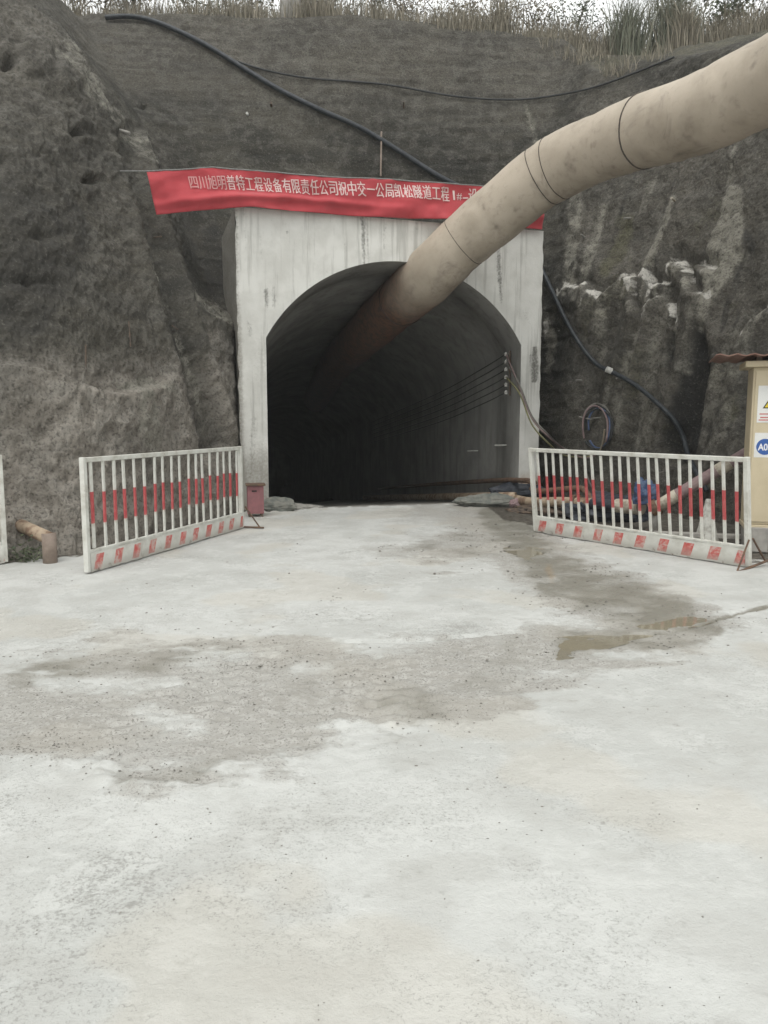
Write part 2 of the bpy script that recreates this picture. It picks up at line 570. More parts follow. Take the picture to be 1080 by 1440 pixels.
class MB:
    def __init__(self):
        self.v, self.f = [], []

    def add(self, vs, fs):
        k = len(self.v)
        self.v += [tuple(p) for p in vs]
        self.f += [tuple(i + k for i in q) for q in fs]
        return self

    def box(self, c, s, rot=None):
        vs = []
        for x in (-.5, .5):
            for y in (-.5, .5):
                for z in (-.5, .5):
                    p = Vector((x * s[0], y * s[1], z * s[2]))
                    if rot is not None:
                        p = rot @ p
                    vs.append(p + Vector(c))
        return self.add(vs, [(0, 1, 3, 2), (4, 6, 7, 5), (0, 4, 5, 1), (2, 3, 7, 6), (0, 2, 6, 4), (1, 5, 7, 3)])

    def tube(self, pts, r, n=10, cap=True, hollow=0.0):
        pts = [Vector(p) for p in pts]
        rs = r if isinstance(r, (list, tuple)) else [r] * len(pts)
        rings = []
        up = None
        for i, p in enumerate(pts):
            t = (pts[min(i + 1, len(pts) - 1)] - pts[max(i - 1, 0)])
            if t.length < 1e-9:
                t = Vector((0, 0, 1))
            t.normalize()
            if up is None:
                up = Vector((0, 0, 1)) if abs(t.z) < 0.9 else Vector((1, 0, 0))
            s = t.cross(up)
            if s.length < 1e-6:
                s = t.cross(Vector((1, 0, 0)))
            s.normalize()
            up = s.cross(t).normalized()
            rings.append([p + (s * math.cos(2 * math.pi * j / n) + up * math.sin(2 * math.pi * j / n)) * rs[i] for j in range(n)])
        vs = [q for ring in rings for q in ring]
        fs = []
        for i in range(len(rings) - 1):
            for j in range(n):
                fs.append((i * n + j, i * n + (j + 1) % n, (i + 1) * n + (j + 1) % n, (i + 1) * n + j))
        if cap:
            fs.append(tuple(reversed(range(n))))
            fs.append(tuple((len(rings) - 1) * n + j for j in range(n)))
        return self.add(vs, fs)

    def lathe(self, prof, n=16, c=(0, 0, 0)):
        vs, fs = [], []
        for r, z in prof:
            for j in range(n):
                a = 2 * math.pi * j / n
                vs.append((c[0] + r * math.cos(a), c[1] + r * math.sin(a), c[2] + z))
        for i in range(len(prof) - 1):
            for j in range(n):
                fs.append((i * n + j, i * n + (j + 1) % n, (i + 1) * n + (j + 1) % n, (i + 1) * n + j))
        fs.append(tuple(reversed(range(n))))
        fs.append(tuple((len(prof) - 1) * n + j for j in range(n)))
        return self.add(vs, fs)

    def mesh(self, name, bevel=0.0):
        me = bpy.data.meshes.new(name)
        me.from_pydata([tuple(p) for p in self.v], [], self.f)
        me.update()
        if bevel > 0:
            bm = bmesh.new()
            bm.from_mesh(me)
            bmesh.ops.bevel(bm, geom=list(bm.edges), offset=bevel, segments=2, affect='EDGES', profile=0.5)
            bm.to_mesh(me)
            bm.free()
        return me

    def build(self, name, mat, parent=None, bevel=0.0, smooth=False):
        return link(name, self.mesh(name, bevel), mat, parent, smooth)


def spline(pts, k=8):
    pts = [Vector(p) for p in pts]
    out = []
    for i in range(len(pts) - 1):
        p0, p1, p2, p3 = pts[max(i - 1, 0)], pts[i], pts[i + 1], pts[min(i + 2, len(pts) - 1)]
        for j in range(k):
            t = j / k
            out.append(0.5 * (2 * p1 + (p2 - p0) * t + (2 * p0 - 5 * p1 + 4 * p2 - p3) * t * t + (3 * p1 - p0 - 3 * p2 + p3) * t ** 3))
    out.append(pts[-1])
    return out


def grid_mesh(name, P, keep=None):
    """P: (rows, cols, 3) array to a quad mesh"""
    r, c, _ = P.shape
    idx = np.arange(r * c).reshape(r, c)
    q = np.stack([idx[:-1, :-1], idx[:-1, 1:], idx[1:, 1:], idx[1:, :-1]], axis=-1).reshape(-1, 4)
    if keep is not None:
        q = q[keep.reshape(-1)]
    me = bpy.data.meshes.new(name)
    me.vertices.add(r * c)
    me.vertices.foreach_set('co', P.reshape(-1).astype(np.float32))
    me.loops.add(len(q) * 4)
    me.loops.foreach_set('vertex_index', q.reshape(-1).astype(np.int32))
    me.polygons.add(len(q))
    me.polygons.foreach_set('loop_start', (np.arange(len(q)) * 4).astype(np.int32))
    me.update(calc_edges=True)
    me.polygons.foreach_set('use_smooth', np.ones(len(q), dtype=bool))
    return me, q


def attr(me, name, vals):
    a = me.attributes.new(name, 'FLOAT', 'POINT')
    a.data.foreach_set('value', np.asarray(vals, dtype=np.float32).reshape(-1))


# ------------------------------------------------------------------ the tunnel opening, measured on the facade
WID = face(761, 470)[0]
aL, zL = face(374, 471)
aR, zR = face(733, 489)
ZS = 0.5 * (zL + zR)                              # spring height
ZTOP = 0.5 * (face(340, 294)[1] + face(760, 322)[1])
aC, ZC = face(552, 367)
aC = 0.5 * (aL + aR)
HALF = 0.5 * (aR - aL)
RISE = ZC - ZS
RAD = (HALF * HALF + RISE * RISE) / (2 * RISE)


def arch(a):
    x = a - aC
    return ZC - RAD + math.sqrt(max(RAD * RAD - x * x, 0))


# ------------------------------------------------------------------ cliff
RIBS = [  # (points base..., crest index)
    ([(-12, 2, 0), (-13, 2.5, 4), (-14.5, 3.5, 8), (-17, 5, 12), (-25, 8, 14)], 3),
    ([(-7, 6.8, 0), (-7.6, 7.8, 4), (-9, 9.8, 8), (-11.5, 12.5, 12), (-18, 18, 14)], 3),
    ([(-4.3, 8.6, 0), (-4.75, 9.8, 4), (-5.9, 12.5, 7.5), (-8.2, 15.8, 10.8), (-13, 24, 13)], 3),
    ([(-3.55, 9.1, 0), (-3.95, 10.6, 3.5), (-4.95, 13.3, 7), (-7.2, 17.0, 10.6), (-11, 26, 12.4)], 3),
    ([(-2.95, 11.6, 0), (-3.15, 12.6, 3), (-3.9, 14.4, 5.5), (-5.1, 16.5, 7.7), (-7.0, 18.7, 10.75), (-9, 26, 12)], 4),
    ([(-2.5, 13.42, 0), (-2.62, 13.75, 3.25), (-3.3, 15.2, 3.75), (-3.6, 15.8, 4.6), (-4.9, 17.0, 7.7), (-6.4, 18.8, 10.8), (-8, 26, 12)], 5),
    ([(-2.4, 15.7, 0), (-2.4, 16.0, 4), (-3, 17.5, 7.7), (-3.6, 18.8, 10.75), (-4, 26, 12)], 3),
    ([(0.3, 16.2, 0), (0.3, 17.0, 4), (.3, 17.9, 7.7), (.3, 18.8, 10.65), (.3, 26, 11.8)], 3),
    ([(3.0, 16.6, 0), (3.1, 16.9, 4), (3.4, 17.7, 7.5), (3.9, 18.8, 10.3), (4, 26, 12)], 3),
    ([(3.75, 15.1, 0), (3.85, 15.6, 4), (4.2, 16.6, 7.3), (4.55, 17.3, 8.9), (5.5, 19.4, 10.2), (6.3, 26, 12)], 3),
    ([(4.6, 13.2, 0), (4.9, 14.1, 4), (5.25, 15.2, 7), (5.45, 15.8, 8.5), (7.2, 18.8, 10), (8.5, 26, 12.5)], 3),
    ([(5.45, 11.3, 0), (5.8, 12.2, 4), (6.2, 13.3, 7.2), (6.4, 13.7, 8.0), (8.7, 16.8, 9.6), (11, 26, 13)], 3),
    ([(6.5, 9.3, 0), (7.1, 10, 4), (8, 11, 7.6), (8.6, 11.6, 8.4), (13, 16, 10.5), (18, 26, 13)], 3),
    ([(11, 6, 0), (12, 7, 4), (13, 8, 8), (14, 9, 9), (18, 13, 11), (26, 20, 13)], 3),
]


def build_cliff():
    NT, NC = 400, 0.84
    n1 = int(NT * NC)
    cols = []
    for pts, ci in RIBS:
        P = np.array(pts, dtype=float)
        a = P[:ci + 1]
        s = np.concatenate([[0], np.cumsum(np.linalg.norm(np.diff(a, axis=0), axis=1))])
        tt = np.linspace(0, s[-1], n1)
        A = np.stack([np.interp(tt, s, a[:, k]) for k in range(3)], -1)
        b = P[ci:]
        s = np.concatenate([[0], np.cumsum(np.linalg.norm(np.diff(b, axis=0), axis=1))])
        tt = np.linspace(0, s[-1], NT - n1 + 1)[1:]
        tt = s[-1] * (tt / s[-1]) ** 1.5
        B = np.stack([np.interp(tt, s, b[:, k]) for k in range(3)], -1)
        Q = np.concatenate([A, B])
        K = np.ones(15) / 15
        for _ in range(2):
            for k in range(3):
                Q[:, k] = np.convolve(np.pad(Q[:, k], 7, mode='reflect', reflect_type='odd'), K, mode='valid')
        cols.append(Q)
    cols = np.array(cols)                       # ribs, NT, 3
    cnt = [30, 45, 90, 90, 75, 70, 100, 100, 60, 80, 90, 60, 35]
    out = []
    for i, c in enumerate(cnt):
        p0, p1 = cols[max(i - 1, 0)], cols[i]
        p2, p3 = cols[i + 1], cols[min(i + 2, len(cols) - 1)]
        for j in range(c):
            t = j / c
            m1, m2 = 0.35 * (p2 - p0), 0.35 * (p3 - p1)
            h = (2 * t ** 3 - 3 * t * t + 1) * p1 + (t ** 3 - 2 * t * t + t) * m1 + (-2 * t ** 3 + 3 * t * t) * p2 + (t ** 3 - t * t) * m2
            out.append(h)
    out.append(cols[-1])
    P = np.array(out).transpose(1, 0, 2)        # NT, C, 3
    dt = np.gradient(P, axis=0)
    ds = np.gradient(P, axis=1)
    nr = np.cross(ds, dt)
    nr /= np.linalg.norm(nr, axis=-1, keepdims=True) + 1e-9
    nr *= -1.0
    flip = np.where((nr[..., 1:2] * -1 + nr[..., 2:3] * 0.3) < 0, 1.0, 1.0)
    nr *= flip
    # make normals face the yard
    yard = np.array([0.0, 8.0, 4.0]) - P
    sgn = np.sign(np.mean((nr * yard).sum(-1)))
    nr *= sgn if sgn != 0 else 1
    X, Y = project(P)
    rows = np.arange(P.shape[0])[:, None] / n1
    top = sstep(0.97, 1.03, rows) * np.ones_like(X)
    left = sstep(330, 180, X - 0.0 * Y) * sstep(-20, 60, (Y - 15) * 1.05 + 70 - X + 60)      # left slope
    # boundary of the left slope against the back wall
    bx = np.interp(Y, [0, 15, 90, 150, 205, 300, 400, 460, 700], [50, 70, 130, 178, 245, 265, 280, 345, 350])
    left = sstep(12, -25, X - bx)
    right = sstep(770, 830, X) * sstep(60, 160, Y)
    back = np.clip(1 - left - right, 0, 1)
    d = np.zeros_like(X)
    d += 0.20 * fbm(P * 0.45, 4) * (0.45 + 0.2 * left)
    d += 0.10 * fbm(P * 1.5 + 4, 4) * (0.30 + 0.15 * left + 0.45 * right)
    d += 0.035 * fbm(P * 6.5, 4, 0.6) * (0.45 + 0.9 * left + 0.4 * right)
    d += 0.026 * fbm(P * 14, 2) * (0.4 + 0.8 * left + 0.3 * right)
    d += left * 0.035 * (ridged(P * 2.6 + 11, 3) - 0.7)
    # horizontal bedding of the sprayed back wall
    Pst = P * np.array([0.5, 0.5, 5.0])
    d += back * 0.045 * fbm(Pst, 4)
    # broken rock knobs upper left
    kn = left * sstep(330, 60, Y) * sstep(230, 120, X)
    d += kn * 0.05 * (ridged(P * 0.9 + 3, 4) - 0.7)
    blocks = np.zeros_like(X)
    for (x, y, r, a) in [(45, 85, 28, .28), (95, 105, 24, .22), (20, 190, 40, .2), (70, 195, 30, .2), (112, 185, 18, .2), (120, 260, 22, .15), (25, 250, 30, .15), (150, 235, 18, .18)]:
        rr = np.hypot((X - x) / r, (Y - y) / (r * 1.15)) + 0.35 * fbm(P * 2.2 + x, 3)
        d += 0.38 * a * sstep(1.1, 0.6, rr)
    # overhang shadows and pockets on the left slope
    for (x, y, w_, h_, a) in [(108, 188, 14, 6, .25), (124, 256, 12, 5, .25), (15, 88, 12, 6, .25), (60, 330, 26, 6, .1), (200, 150, 5, 3, .15), (42, 395, 30, 5, .10)]:
        d -= a * np.exp(-((X - x) / w_) ** 2 - ((Y - y) / h_) ** 2)
    # ledge across the lower left face
    ly = np.interp(X, [0, 60, 110, 160, 200, 226], [512, 520, 536, 552, 540, 530])
    d += 0.20 * sstep(-3, 7, Y - ly + 10 * fbm(P * 1.7, 3)) * sstep(160, 10, Y - ly) * left * sstep(250, 215, X)
    # smooth trough beside the ridge
    g1 = segdist(X, Y, [(175, 190, 6), (205, 290, 7), (232, 400, 9), (262, 500, 10), (300, 620, 12)])
    d -= 0.16 * sstep(16, -6, g1)
    g2 = segdist(X, Y, [(196, 190, 2), (226, 300, 2), (252, 400, 3), (285, 500, 4), (322, 610, 5)])
    d += 0.15 * sstep(9, -4, g2)
    g3 = segdist(X, Y, [(160, 200, 3), (188, 330, 4), (215, 430, 4), (245, 560, 6), (262, 640, 6)])
    d += 0.10 * sstep(12, -4, g3)
    smooth_tr = sstep(14, -4, g1)
    # drapery folds and curled edges on the right
    ridges = [
        [(780, 418), (795, 400), (812, 402), (824, 398), (834, 410), (846, 416)],
        [(850, 418), (862, 401), (874, 387), (887, 388), (890, 407), (902, 425), (915, 446)],
        [(904, 388), (910, 376), (917, 395), (927, 407), (935, 401), (947, 401)],
        [(936, 374), (941, 364), (955, 370), (973, 390), (988, 406), (1003, 416)],
        [(974, 372), (979, 369), (997, 375), (1010, 381)],
        [(922, 432), (932, 418), (944, 428), (955, 440), (957, 461)],
        [(1046, 470), (1053, 458), (1060, 446), (1070, 437), (1090, 425)],
        [(762, 470), (770, 456), (782, 462)],
    ]
    crust = np.zeros_like(X)
    fringe = np.zeros_like(X)
    ph = 5 * fbm(P * 3.0, 3)
    for k, rg in enumerate(ridges):
        xs = [p[0] for p in rg]
        ys = [p[1] for p in rg]
        x0 = X + 0.33 * (Y - np.mean(ys))
        yr = np.interp(x0, xs, ys) + ph
        win = sstep(xs[0] - 6, xs[0] + 4, x0) * sstep(xs[-1] + 6, xs[-1] - 4, x0)
        dy = Y - yr
        prot = sstep(-3, 10, dy) * np.exp(-np.maximum(dy, 0) / 75)
        d += right * win * prot * (0.17 if k < 6 else 0.10)
        stk = np.clip(0.35 + 1.5 * pnoise(np.stack([x0 * 0.22, Y * 0.012, 0 * X + k], -1)), 0, 1)
        fringe = np.maximum(fringe, right * win * sstep(-1, 3, dy) * np.exp(-np.maximum(dy, 0) / 32) * stk)
        d -= right * win * 0.10 * sstep(-26, -3, dy) * sstep(1, -2, dy)
        c = segdist(X, Y + ph, [(x, y, 1.0 + 2.6 * ((i * 7 + k) % 3) / 2) for i, (x, y) in enumerate(rg)])
        crust = np.maximum(crust, sstep(5.5, -1.5, c) * (0.95 if k != 4 else 0.75))
    crust *= np.clip(0.5 + 2.2 * fbm(P * 4.5 + 60, 3), 0, 1.0)
    crust = np.maximum(crust, 0.9 * fringe * np.clip(0.25 + 2.2 * fbm(P * np.array([7, 7, 2.0]) + 70, 2), 0, 1))
    fold = X + 0.36 * (Y - 420)
    wv = np.sin(fold / 13.0 + 2.2 * fbm(P * 0.8, 3)) + 0.5 * np.sin(fold / 5.7 + 1)
    d += right * 0.05 * wv * sstep(330, 460, Y) * sstep(1040, 960, X)
    d += right * 0.03 * wv * sstep(200, 330, Y)
    # deep wet gully
    gl = segdist(X, Y, [(988, 462, 4), (978, 510, 13), (965, 565, 17), (950, 630, 20)])
    d -= 0.22 * sstep(10, -10, gl)
    gl2 = segdist(X, Y, [(950, 470, 2), (944, 500, 6), (938, 525, 2)])
    d -= 0.12 * sstep(5, -5, gl2)
    # keep the crest uneven
    d += top * 0.15 * fbm(P * 0.8, 3)
    Pn = P + nr * d[..., None]
    Pn[..., 2] = np.where(rows < 0.004, -0.6, Pn[..., 2])
    # stains, plus lit edges, shaded recesses and haze put into the colour
    pale = np.zeros_like(X)
    q = 3 * fbm(P * 2.5 + 8, 3)
    for pts, amt in [
        ([(812, 270, 6), (806, 330, 7), (796, 410, 5)], .62),
        ([(848, 290, 3), (830, 350, 6), (812, 420, 5)], .68),
        ([(905, 470, 6), (880, 540, 9), (862, 610, 10)], .42), ([(768, 455, 5), (775, 480, 7), (772, 520, 4)], .62),
        ([(1060, 440, 8), (1045, 500, 10), (1030, 540, 8)], .42), ([(860, 400, 4), (850, 440, 7), (842, 500, 5)], .4), ([(930, 300, 2), (905, 390, 4)], .3),
        ([(947, 280, 3), (934, 320, 4), (912, 372, 4)], 1.0),
        ([(1034, 275, 12), (1026, 320, 19), (1018, 350, 24), (1012, 385, 15), (1002, 420, 6), (988, 465, 2)], .95),
        ([(738, 145, 2), (746, 170, 3), (754, 200, 2)], .5),
        ([(170, 545, 3), (200, 540, 10), (224, 548, 5)], .75),
        ([(190, 560, 8), (196, 600, 14), (215, 640, 8)], .62),
        ([(0, 512, 2), (55, 520, 3), (108, 535, 2)], .42),
        ([(206, 368, 1), (213, 400, 2)], .7),
        ([(272, 415, 2), (305, 440, 3), (338, 458, 4)], .8),  # painted highlight on the lit ledge top left of the portal
        ([(255, 470, 2), (280, 540, 3), (296, 610, 3)], .6),
        ([(40, 738, 9), (46, 742, 6)], .6),
        ([(60, 60, 4), (120, 120, 8), (200, 210, 5), (255, 290, 2)], .5),  # lit rim of the left ridge, painted as a paler band
        ([(90, 60, 5), (145, 150, 6), (172, 178, 4)], .55),  # more of the ridge's lit rim painted in
        ([(820, 395, 3), (832, 420, 8), (820, 450, 4)], .3),
        ([(940, 420, 5), (930, 480, 12), (915, 560, 14), (900, 620, 14)], .34),
        ([(985, 420, 8), (975, 470, 6), (960, 520, 5)], .36),
        ([(1040, 480, 20), (1010, 560, 24), (1000, 620, 20)], .33),
    ]:
        pale = np.maximum(pale, amt * sstep(7, -4, segdist(X, Y, pts) + q))
    pale += 0.25 * crust
    pale = np.maximum(pale, 1.05 * fringe)
    sx = X + 0.33 * right * (Y - 420) - 0.25 * left * (Y - 400)
    run = pnoise(np.stack([sx * 0.075, Y * 0.006, 0 * X + 2.2], -1)) + 0.6 * pnoise(np.stack([sx * 0.19, Y * 0.012, 0 * X + 8.2], -1))
    pale = np.maximum(pale, 0.40 * sstep(0.12, 0.6, run) * (0.2 * back + right + 0.4 * left))
    dark = np.zeros_like(X)
    for pts, amt in [
        ([(988, 462, 4), (978, 510, 13), (965, 565, 17), (950, 630, 18)], .95),
        ([(950, 470, 2), (944, 500, 6), (938, 525, 2)], .75),
        ([(300, 330, 14), (305, 400, 22)], .55),  # shade of the recess beside the portal, painted into the colour
        ([(870, 420, 12), (880, 470, 14), (860, 560, 16)], .38),
        ([(1050, 330, 8), (1058, 350, 6)], .6),
        ([(790, 470, 8), (785, 560, 10)], .35),
        ([(30, 430, 50), (70, 330, 60), (10, 270, 20)], .5), ([(215, 230, 8), (245, 300, 12), (285, 380, 20)], .45),  # second path paints the shade of the recess along the crease
        ([(150, 60, 30), (200, 130, 30), (300, 120, 40)], .3),
    ]:
        dark = np.maximum(dark, amt * sstep(14, -8, segdist(X, Y, pts) + 2 * q))
    dark = np.maximum(dark, 0.55 * sstep(-0.12, -0.6, run) * (0.5 * back + right + 0.6 * left))
    dark = np.maximum(dark, 0.4 * smooth_tr * 0.4)
    warm = left * sstep(455, 560, Y) * (0.95 + 0.8 * fbm(P * 0.9, 3))
    warm = np.maximum(warm, left * kn * 0.28)
    warm = np.maximum(warm, right * (0.16 + 0.35 * np.clip(fbm(P * 0.8 + 40, 3), 0, 1)))
    warm = np.maximum(warm, back * 0.20 * sstep(7.0, 10.0, P[..., 2]))  # upper back wall painted lighter to imitate a veil of haze and glare
    warm = np.maximum(warm, left * 0.12)
    warm = np.maximum(warm, 0.5 * sstep(8, -10, segdist(X, Y, [(300, 480, 20), (315, 540, 22), (330, 600, 14)])))
    warm *= 1 - 0.75 * smooth_tr
    moss = 0.75 * sstep(12, -6, segdist(X, Y, [(885, 310, 6), (868, 350, 10), (850, 385, 6)]) + q)
    moss = np.maximum(moss, 0.55 * sstep(14, -6, segdist(X, Y, [(780, 430, 6), (800, 455, 10)]) + q))
    moss = np.maximum(moss, 0.5 * right * sstep(0.1, 0.4, fbm(P * 1.1 + 30, 3)))
    moss = np.maximum(moss, 0.6 * top)
    moss = np.maximum(moss, 0.6 * sstep(10, -12, segdist(X, Y, [(1020, 360, 14), (1008, 420, 8)]) + q))
    # hole for the tunnel
    cx = 0.25 * (Pn[:-1, :-1] + Pn[1:, :-1] + Pn[:-1, 1:] + Pn[1:, 1:])
    rel = cx - np.array(L)
    den = E.x * T.y - E.y * T.x
    a = (rel[..., 0] * T.y - rel[..., 1] * T.x) / den
    dd = (E.x * rel[..., 1] - E.y * rel[..., 0]) / den
    xx = np.clip(a - aC, -RAD, RAD)
    za = ZC - RAD + np.sqrt(RAD * RAD - xx * xx)
    hole = (a > aL - 0.1) & (a < aR + 0.1) & (cx[..., 2] < za + 0.1) & (dd > -0.5)
    # nothing of the rock may stand in front of the facade
    infr = (dd < 0.25) & (a > 0.02) & (a < WID - 0.02) & (cx[..., 2] < ZTOP)
    me, quads = grid_mesh('cliff', Pn, ~(hole | infr))
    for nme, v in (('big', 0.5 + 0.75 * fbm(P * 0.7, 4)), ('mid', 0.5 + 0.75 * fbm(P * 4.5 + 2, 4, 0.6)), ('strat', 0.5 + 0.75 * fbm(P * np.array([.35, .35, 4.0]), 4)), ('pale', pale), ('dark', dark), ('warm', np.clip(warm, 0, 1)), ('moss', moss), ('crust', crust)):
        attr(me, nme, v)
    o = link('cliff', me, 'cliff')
    tag(o, 'dark grey sprayed rock cutting around the tunnel portal', kind='structure')
    return o, Pn, quads


cliff, CP_, CQ_ = build_cliff()
BVH = BVHTree.FromPolygons(CP_.reshape(-1, 3).tolist(), CQ_.tolist())


def on_cliff(px, py, off=0.0):
    """where the sight line through a photo pixel meets the rock, pushed off metres out of it"""
    d = ray(px, py).normalized()
    h = BVH.ray_cast(Vector((0, 0, CZ)), d)
    if h[0] is None:
        return None
    n = h[1]
    if n.dot(d) > 0:
        n = -n
    return h[0] + n * off, n


# ------------------------------------------------------------------ ground
MUD = [(0, 945), (90, 915), (200, 905), (330, 903), (480, 898), (600, 898), (700, 890), (790, 884), (835, 868), (770, 850), (722, 822), (702, 795),
       (620, 787), (535, 786), (522, 774), (600, 764), (645, 738), (560, 726), (600, 712), (700, 712), (745, 735), (765, 765), (805, 792), (880, 820),
       (970, 850), (1020, 868), (1040, 888), (1000, 912), (900, 932), (830, 952), (775, 975), (740, 1000), (650, 1032), (545, 1046), (508, 1030),
       (480, 1030), (400, 1062), (330, 1088), (270, 1102), (165, 1118), (150, 1096), (60, 1062), (-60, 1045), (-60, 950)]
PUD = [
    [(786, 906), (800, 897), (850, 895), (892, 896), (872, 902), (840, 910), (808, 918), (786, 920)],
    [(900, 878), (930, 872), (965, 868), (992, 871), (972, 877), (935, 882)],
    [(712, 772), (745, 768), (768, 778), (740, 784)],
]
CRACK = [(1500, 770), (1250, 812), (1090, 850), (1060, 858), (1030, 864), (1003, 874), (975, 882), (930, 890), (880, 896), (830, 892), (786, 895), (740, 888), (600, 899), (480, 903)]


def build_ground():
    ys = [-60, -30, -12, -5, -1, 0.3]
    y = 0.9
    while y < 16.2:
        ys.append(y)
        y += max(0.012, 0.0052 * y)
    ys += list(np.linspace(16.4, 24, 24)) + [30, 40, 60, 80, 120]
    xs = [-120, -60, -30, -16, -11, -8.5] + list(np.arange(-7, 7.001, 0.034)) + [8.5, 11, 16, 30, 60, 120]
    XX, YY = np.meshgrid(np.array(xs), np.array(ys))
    P = np.stack([XX, YY, np.zeros_like(XX)], -1)
    X, Y = project(P)
    vis = (YY > 0.9) & (YY < 17)
    w1 = fbm(P * 1.2, 4)
    w2 = fbm(P * 5 + 3, 4)
    wob = (1.0 + 0.004 * np.maximum(Y - 700, 0))
    w3 = fbm(P * np.array([1.2, 4.0, 1.0]) + 31, 4, 0.6)
    sd = polysd(X, Y, MUD) + (16 * w1 + 12 * w2 + 16 * w3) * wob
    soft = 14 + 34 * np.clip(0.5 + 1.4 * fbm(P * 0.55 + 13, 2), 0, 1)
    mud = np.clip((sd + soft) / (2 * soft), 0, 1) * vis * (0.72 + 0.5 * np.clip(w1 + 0.3, 0, 1))
    # thin spread of mud round the patch, pale islands in it
    mud = np.maximum(mud, 0.30 * sstep(-70, 0, sd) * vis * sstep(1150, 1050, Y))
    for pts, amt in [([(415, 943, 5), (465, 940, 6)], .5), ([(60, 960, 10), (180, 965, 8), (250, 955, 4)], .45), ([(640, 730, 5), (660, 736, 6)], .9),
                     ([(200, 1000, 12), (280, 1020, 10)], .3), ([(720, 880, 5), (640, 885, 8)], .6), ([(560, 990, 4), (620, 960, 6)], .25)]:
        mud -= amt * sstep(12, -6, segdist(X, Y, pts) + 8 * w2) * vis
    mud = np.clip(mud, 0, 1)
    # dusty tyre lanes leading to the mouth
    for pts, amt in [([(430, 730, 20), (400, 800, 30), (330, 900, 40)], .34), ([(545, 722, 20), (560, 780, 28), (520, 880, 34)], .30),
                     ([(250, 850, 40), (120, 890, 40)], .28), ([(200, 1180, 60), (100, 1250, 80)], .25), ([(640, 960, 30), (560, 1000, 24)], .2)]:
        mud = np.maximum(mud, amt * sstep(30, -20, segdist(X, Y, pts) + 20 * w1) * vis)
    # the wet run from the mouth down to the joint, and worn tyre lanes across the yard
    run = segdist(X, Y, [(660, 716, 30), (700, 735, 44), (740, 775, 40), (800, 815, 46), (890, 850, 40), (985, 875, 26)]) + (16 * w1 + 14 * w2 + 14 * w3)
    mud = np.maximum(mud, 0.95 * sstep(16, -14, run) * vis)
    mud = np.maximum(mud, 0.7 * sstep(14, -8, segdist(X, Y, [(535, 781, 5), (600, 772, 12), (690, 762, 26), (640, 728, 14), (590, 716, 8)]) + 8 * w3) * vis)
    for off in (-0.9, -0.45, 0.75, 1.2):
        lx = off + 0.06 * (YY - 14) * -1.4 + 0.004 * (YY - 8) ** 2 - 0.6
        tr = np.exp(-((XX - lx) / 0.16) ** 2) * np.clip(0.35 + 1.3 * fbm(P * np.array([2.0, 0.7, 1]) + 50 + off, 3), 0, 1)
        mud = np.maximum(mud, 0.42 * tr * vis * sstep(1.6, 3.0, YY))
    wet = np.zeros_like(X)
    for pts, amt in [([(700, 722, 24), (735, 760, 20), (780, 810, 26), (880, 845, 26), (960, 868, 20)], .8),
                     ([(800, 905, 14), (900, 895, 18), (1000, 882, 16)], .6), ([(560, 1000, 40), (620, 1010, 30)], .42),
                     ([(540, 1035, 14), (600, 1025, 16)], .5),
                     ([(20, 955, 14), (160, 938, 14), (300, 915, 10), (340, 908, 6)], .55), ([(340, 1062, 8), (285, 1084, 12), (190, 1104, 12), (140, 1085, 8)], .55),
                     ([(560, 775, 8), (680, 765, 20)], .4), ([(720, 930, 20), (660, 980, 26)], .35), ([(400, 960, 30), (470, 990, 24)], .25)]:
        wet = np.maximum(wet, amt * sstep(22, -12, segdist(X, Y, pts) + 12 * w2))
    wet = np.maximum(wet, 0.6 * sstep(14, 0, np.abs(sd)) * 0.0)
    wet = wet * vis * sstep(0.15, 0.6, mud)
    rust = np.maximum(0.8 * sstep(10, -4, segdist(X, Y, [(772, 800, 4), (776, 815, 3)]) + 5 * w2),
                      0.35 * sstep(20, -10, segdist(X, Y, [(470, 960, 14), (560, 940, 18), (730, 965, 12)]) + 12 * w1)) * vis
    z = 0.010 * fbm(P * 0.9, 3) + 0.003 * fbm(P * 7, 3)
    z += mud * (0.020 * fbm(P * 4.5, 4, 0.6) + 0.013 * fbm(P * np.array([15, 22, 1.0]), 3))
    # crumbly edges of the mud
    edge = sstep(16, 2, np.abs(sd - 4)) * sstep(880, 980, Y) * sstep(760, 600, X) * vis
    z += edge * 0.022 * np.maximum(fbm(P * 11 + 5, 3) + 0.15, 0)
    for (x, y_, w_, h_) in [(285, 1082, 34, 10), (140, 1085, 16, 16), (200, 1108, 40, 8), (430, 930, 30, 6), (560, 925, 40, 6)]:
        z += vis * 0.035 * np.exp(-((X - x) / w_) ** 2 - ((Y - y_) / h_) ** 2) * (0.6 + 1.6 * fbm(P * 9, 3))
    # tyre tread chevrons pressed into the mud
    for (cx, cy, dx, dy, half) in [(485, 985, 0.18, 1, 44), (560, 1000, 0.1, 1, 40), (330, 960, 0.25, 1, 46), (215, 1000, 0.3, 1, 40)]:
        c = gp(cx, cy)
        vx, vy = 0.12, 1.0
        u_ = (XX - c.x) * vy - (YY - c.y) * vx
        v_ = (XX - c.x) * vx + (YY - c.y) * vy
        win = np.exp(-(u_ / 0.19) ** 4) * np.exp(-(v_ / 0.8) ** 4)
        z -= win * np.clip(mud + 0.15, 0, 1) * 0.020 * (0.4 + sstep(0.1, 0.7, np.sin(2 * math.pi * (v_ + 0.55 * np.abs(u_)) / 0.14 + 2 * w2)))
    # the joint that drains across the yard
    cr = segdist(X, Y + 3 * w2, [(x, y_, 0.3) for x, y_ in CRACK])
    z -= vis * 0.02 * sstep(2.5, 0.5, cr)
    wet = np.maximum(wet, vis * 0.85 * sstep(4.5, 1.0, cr + 3 * w2) * sstep(760, 900, X))
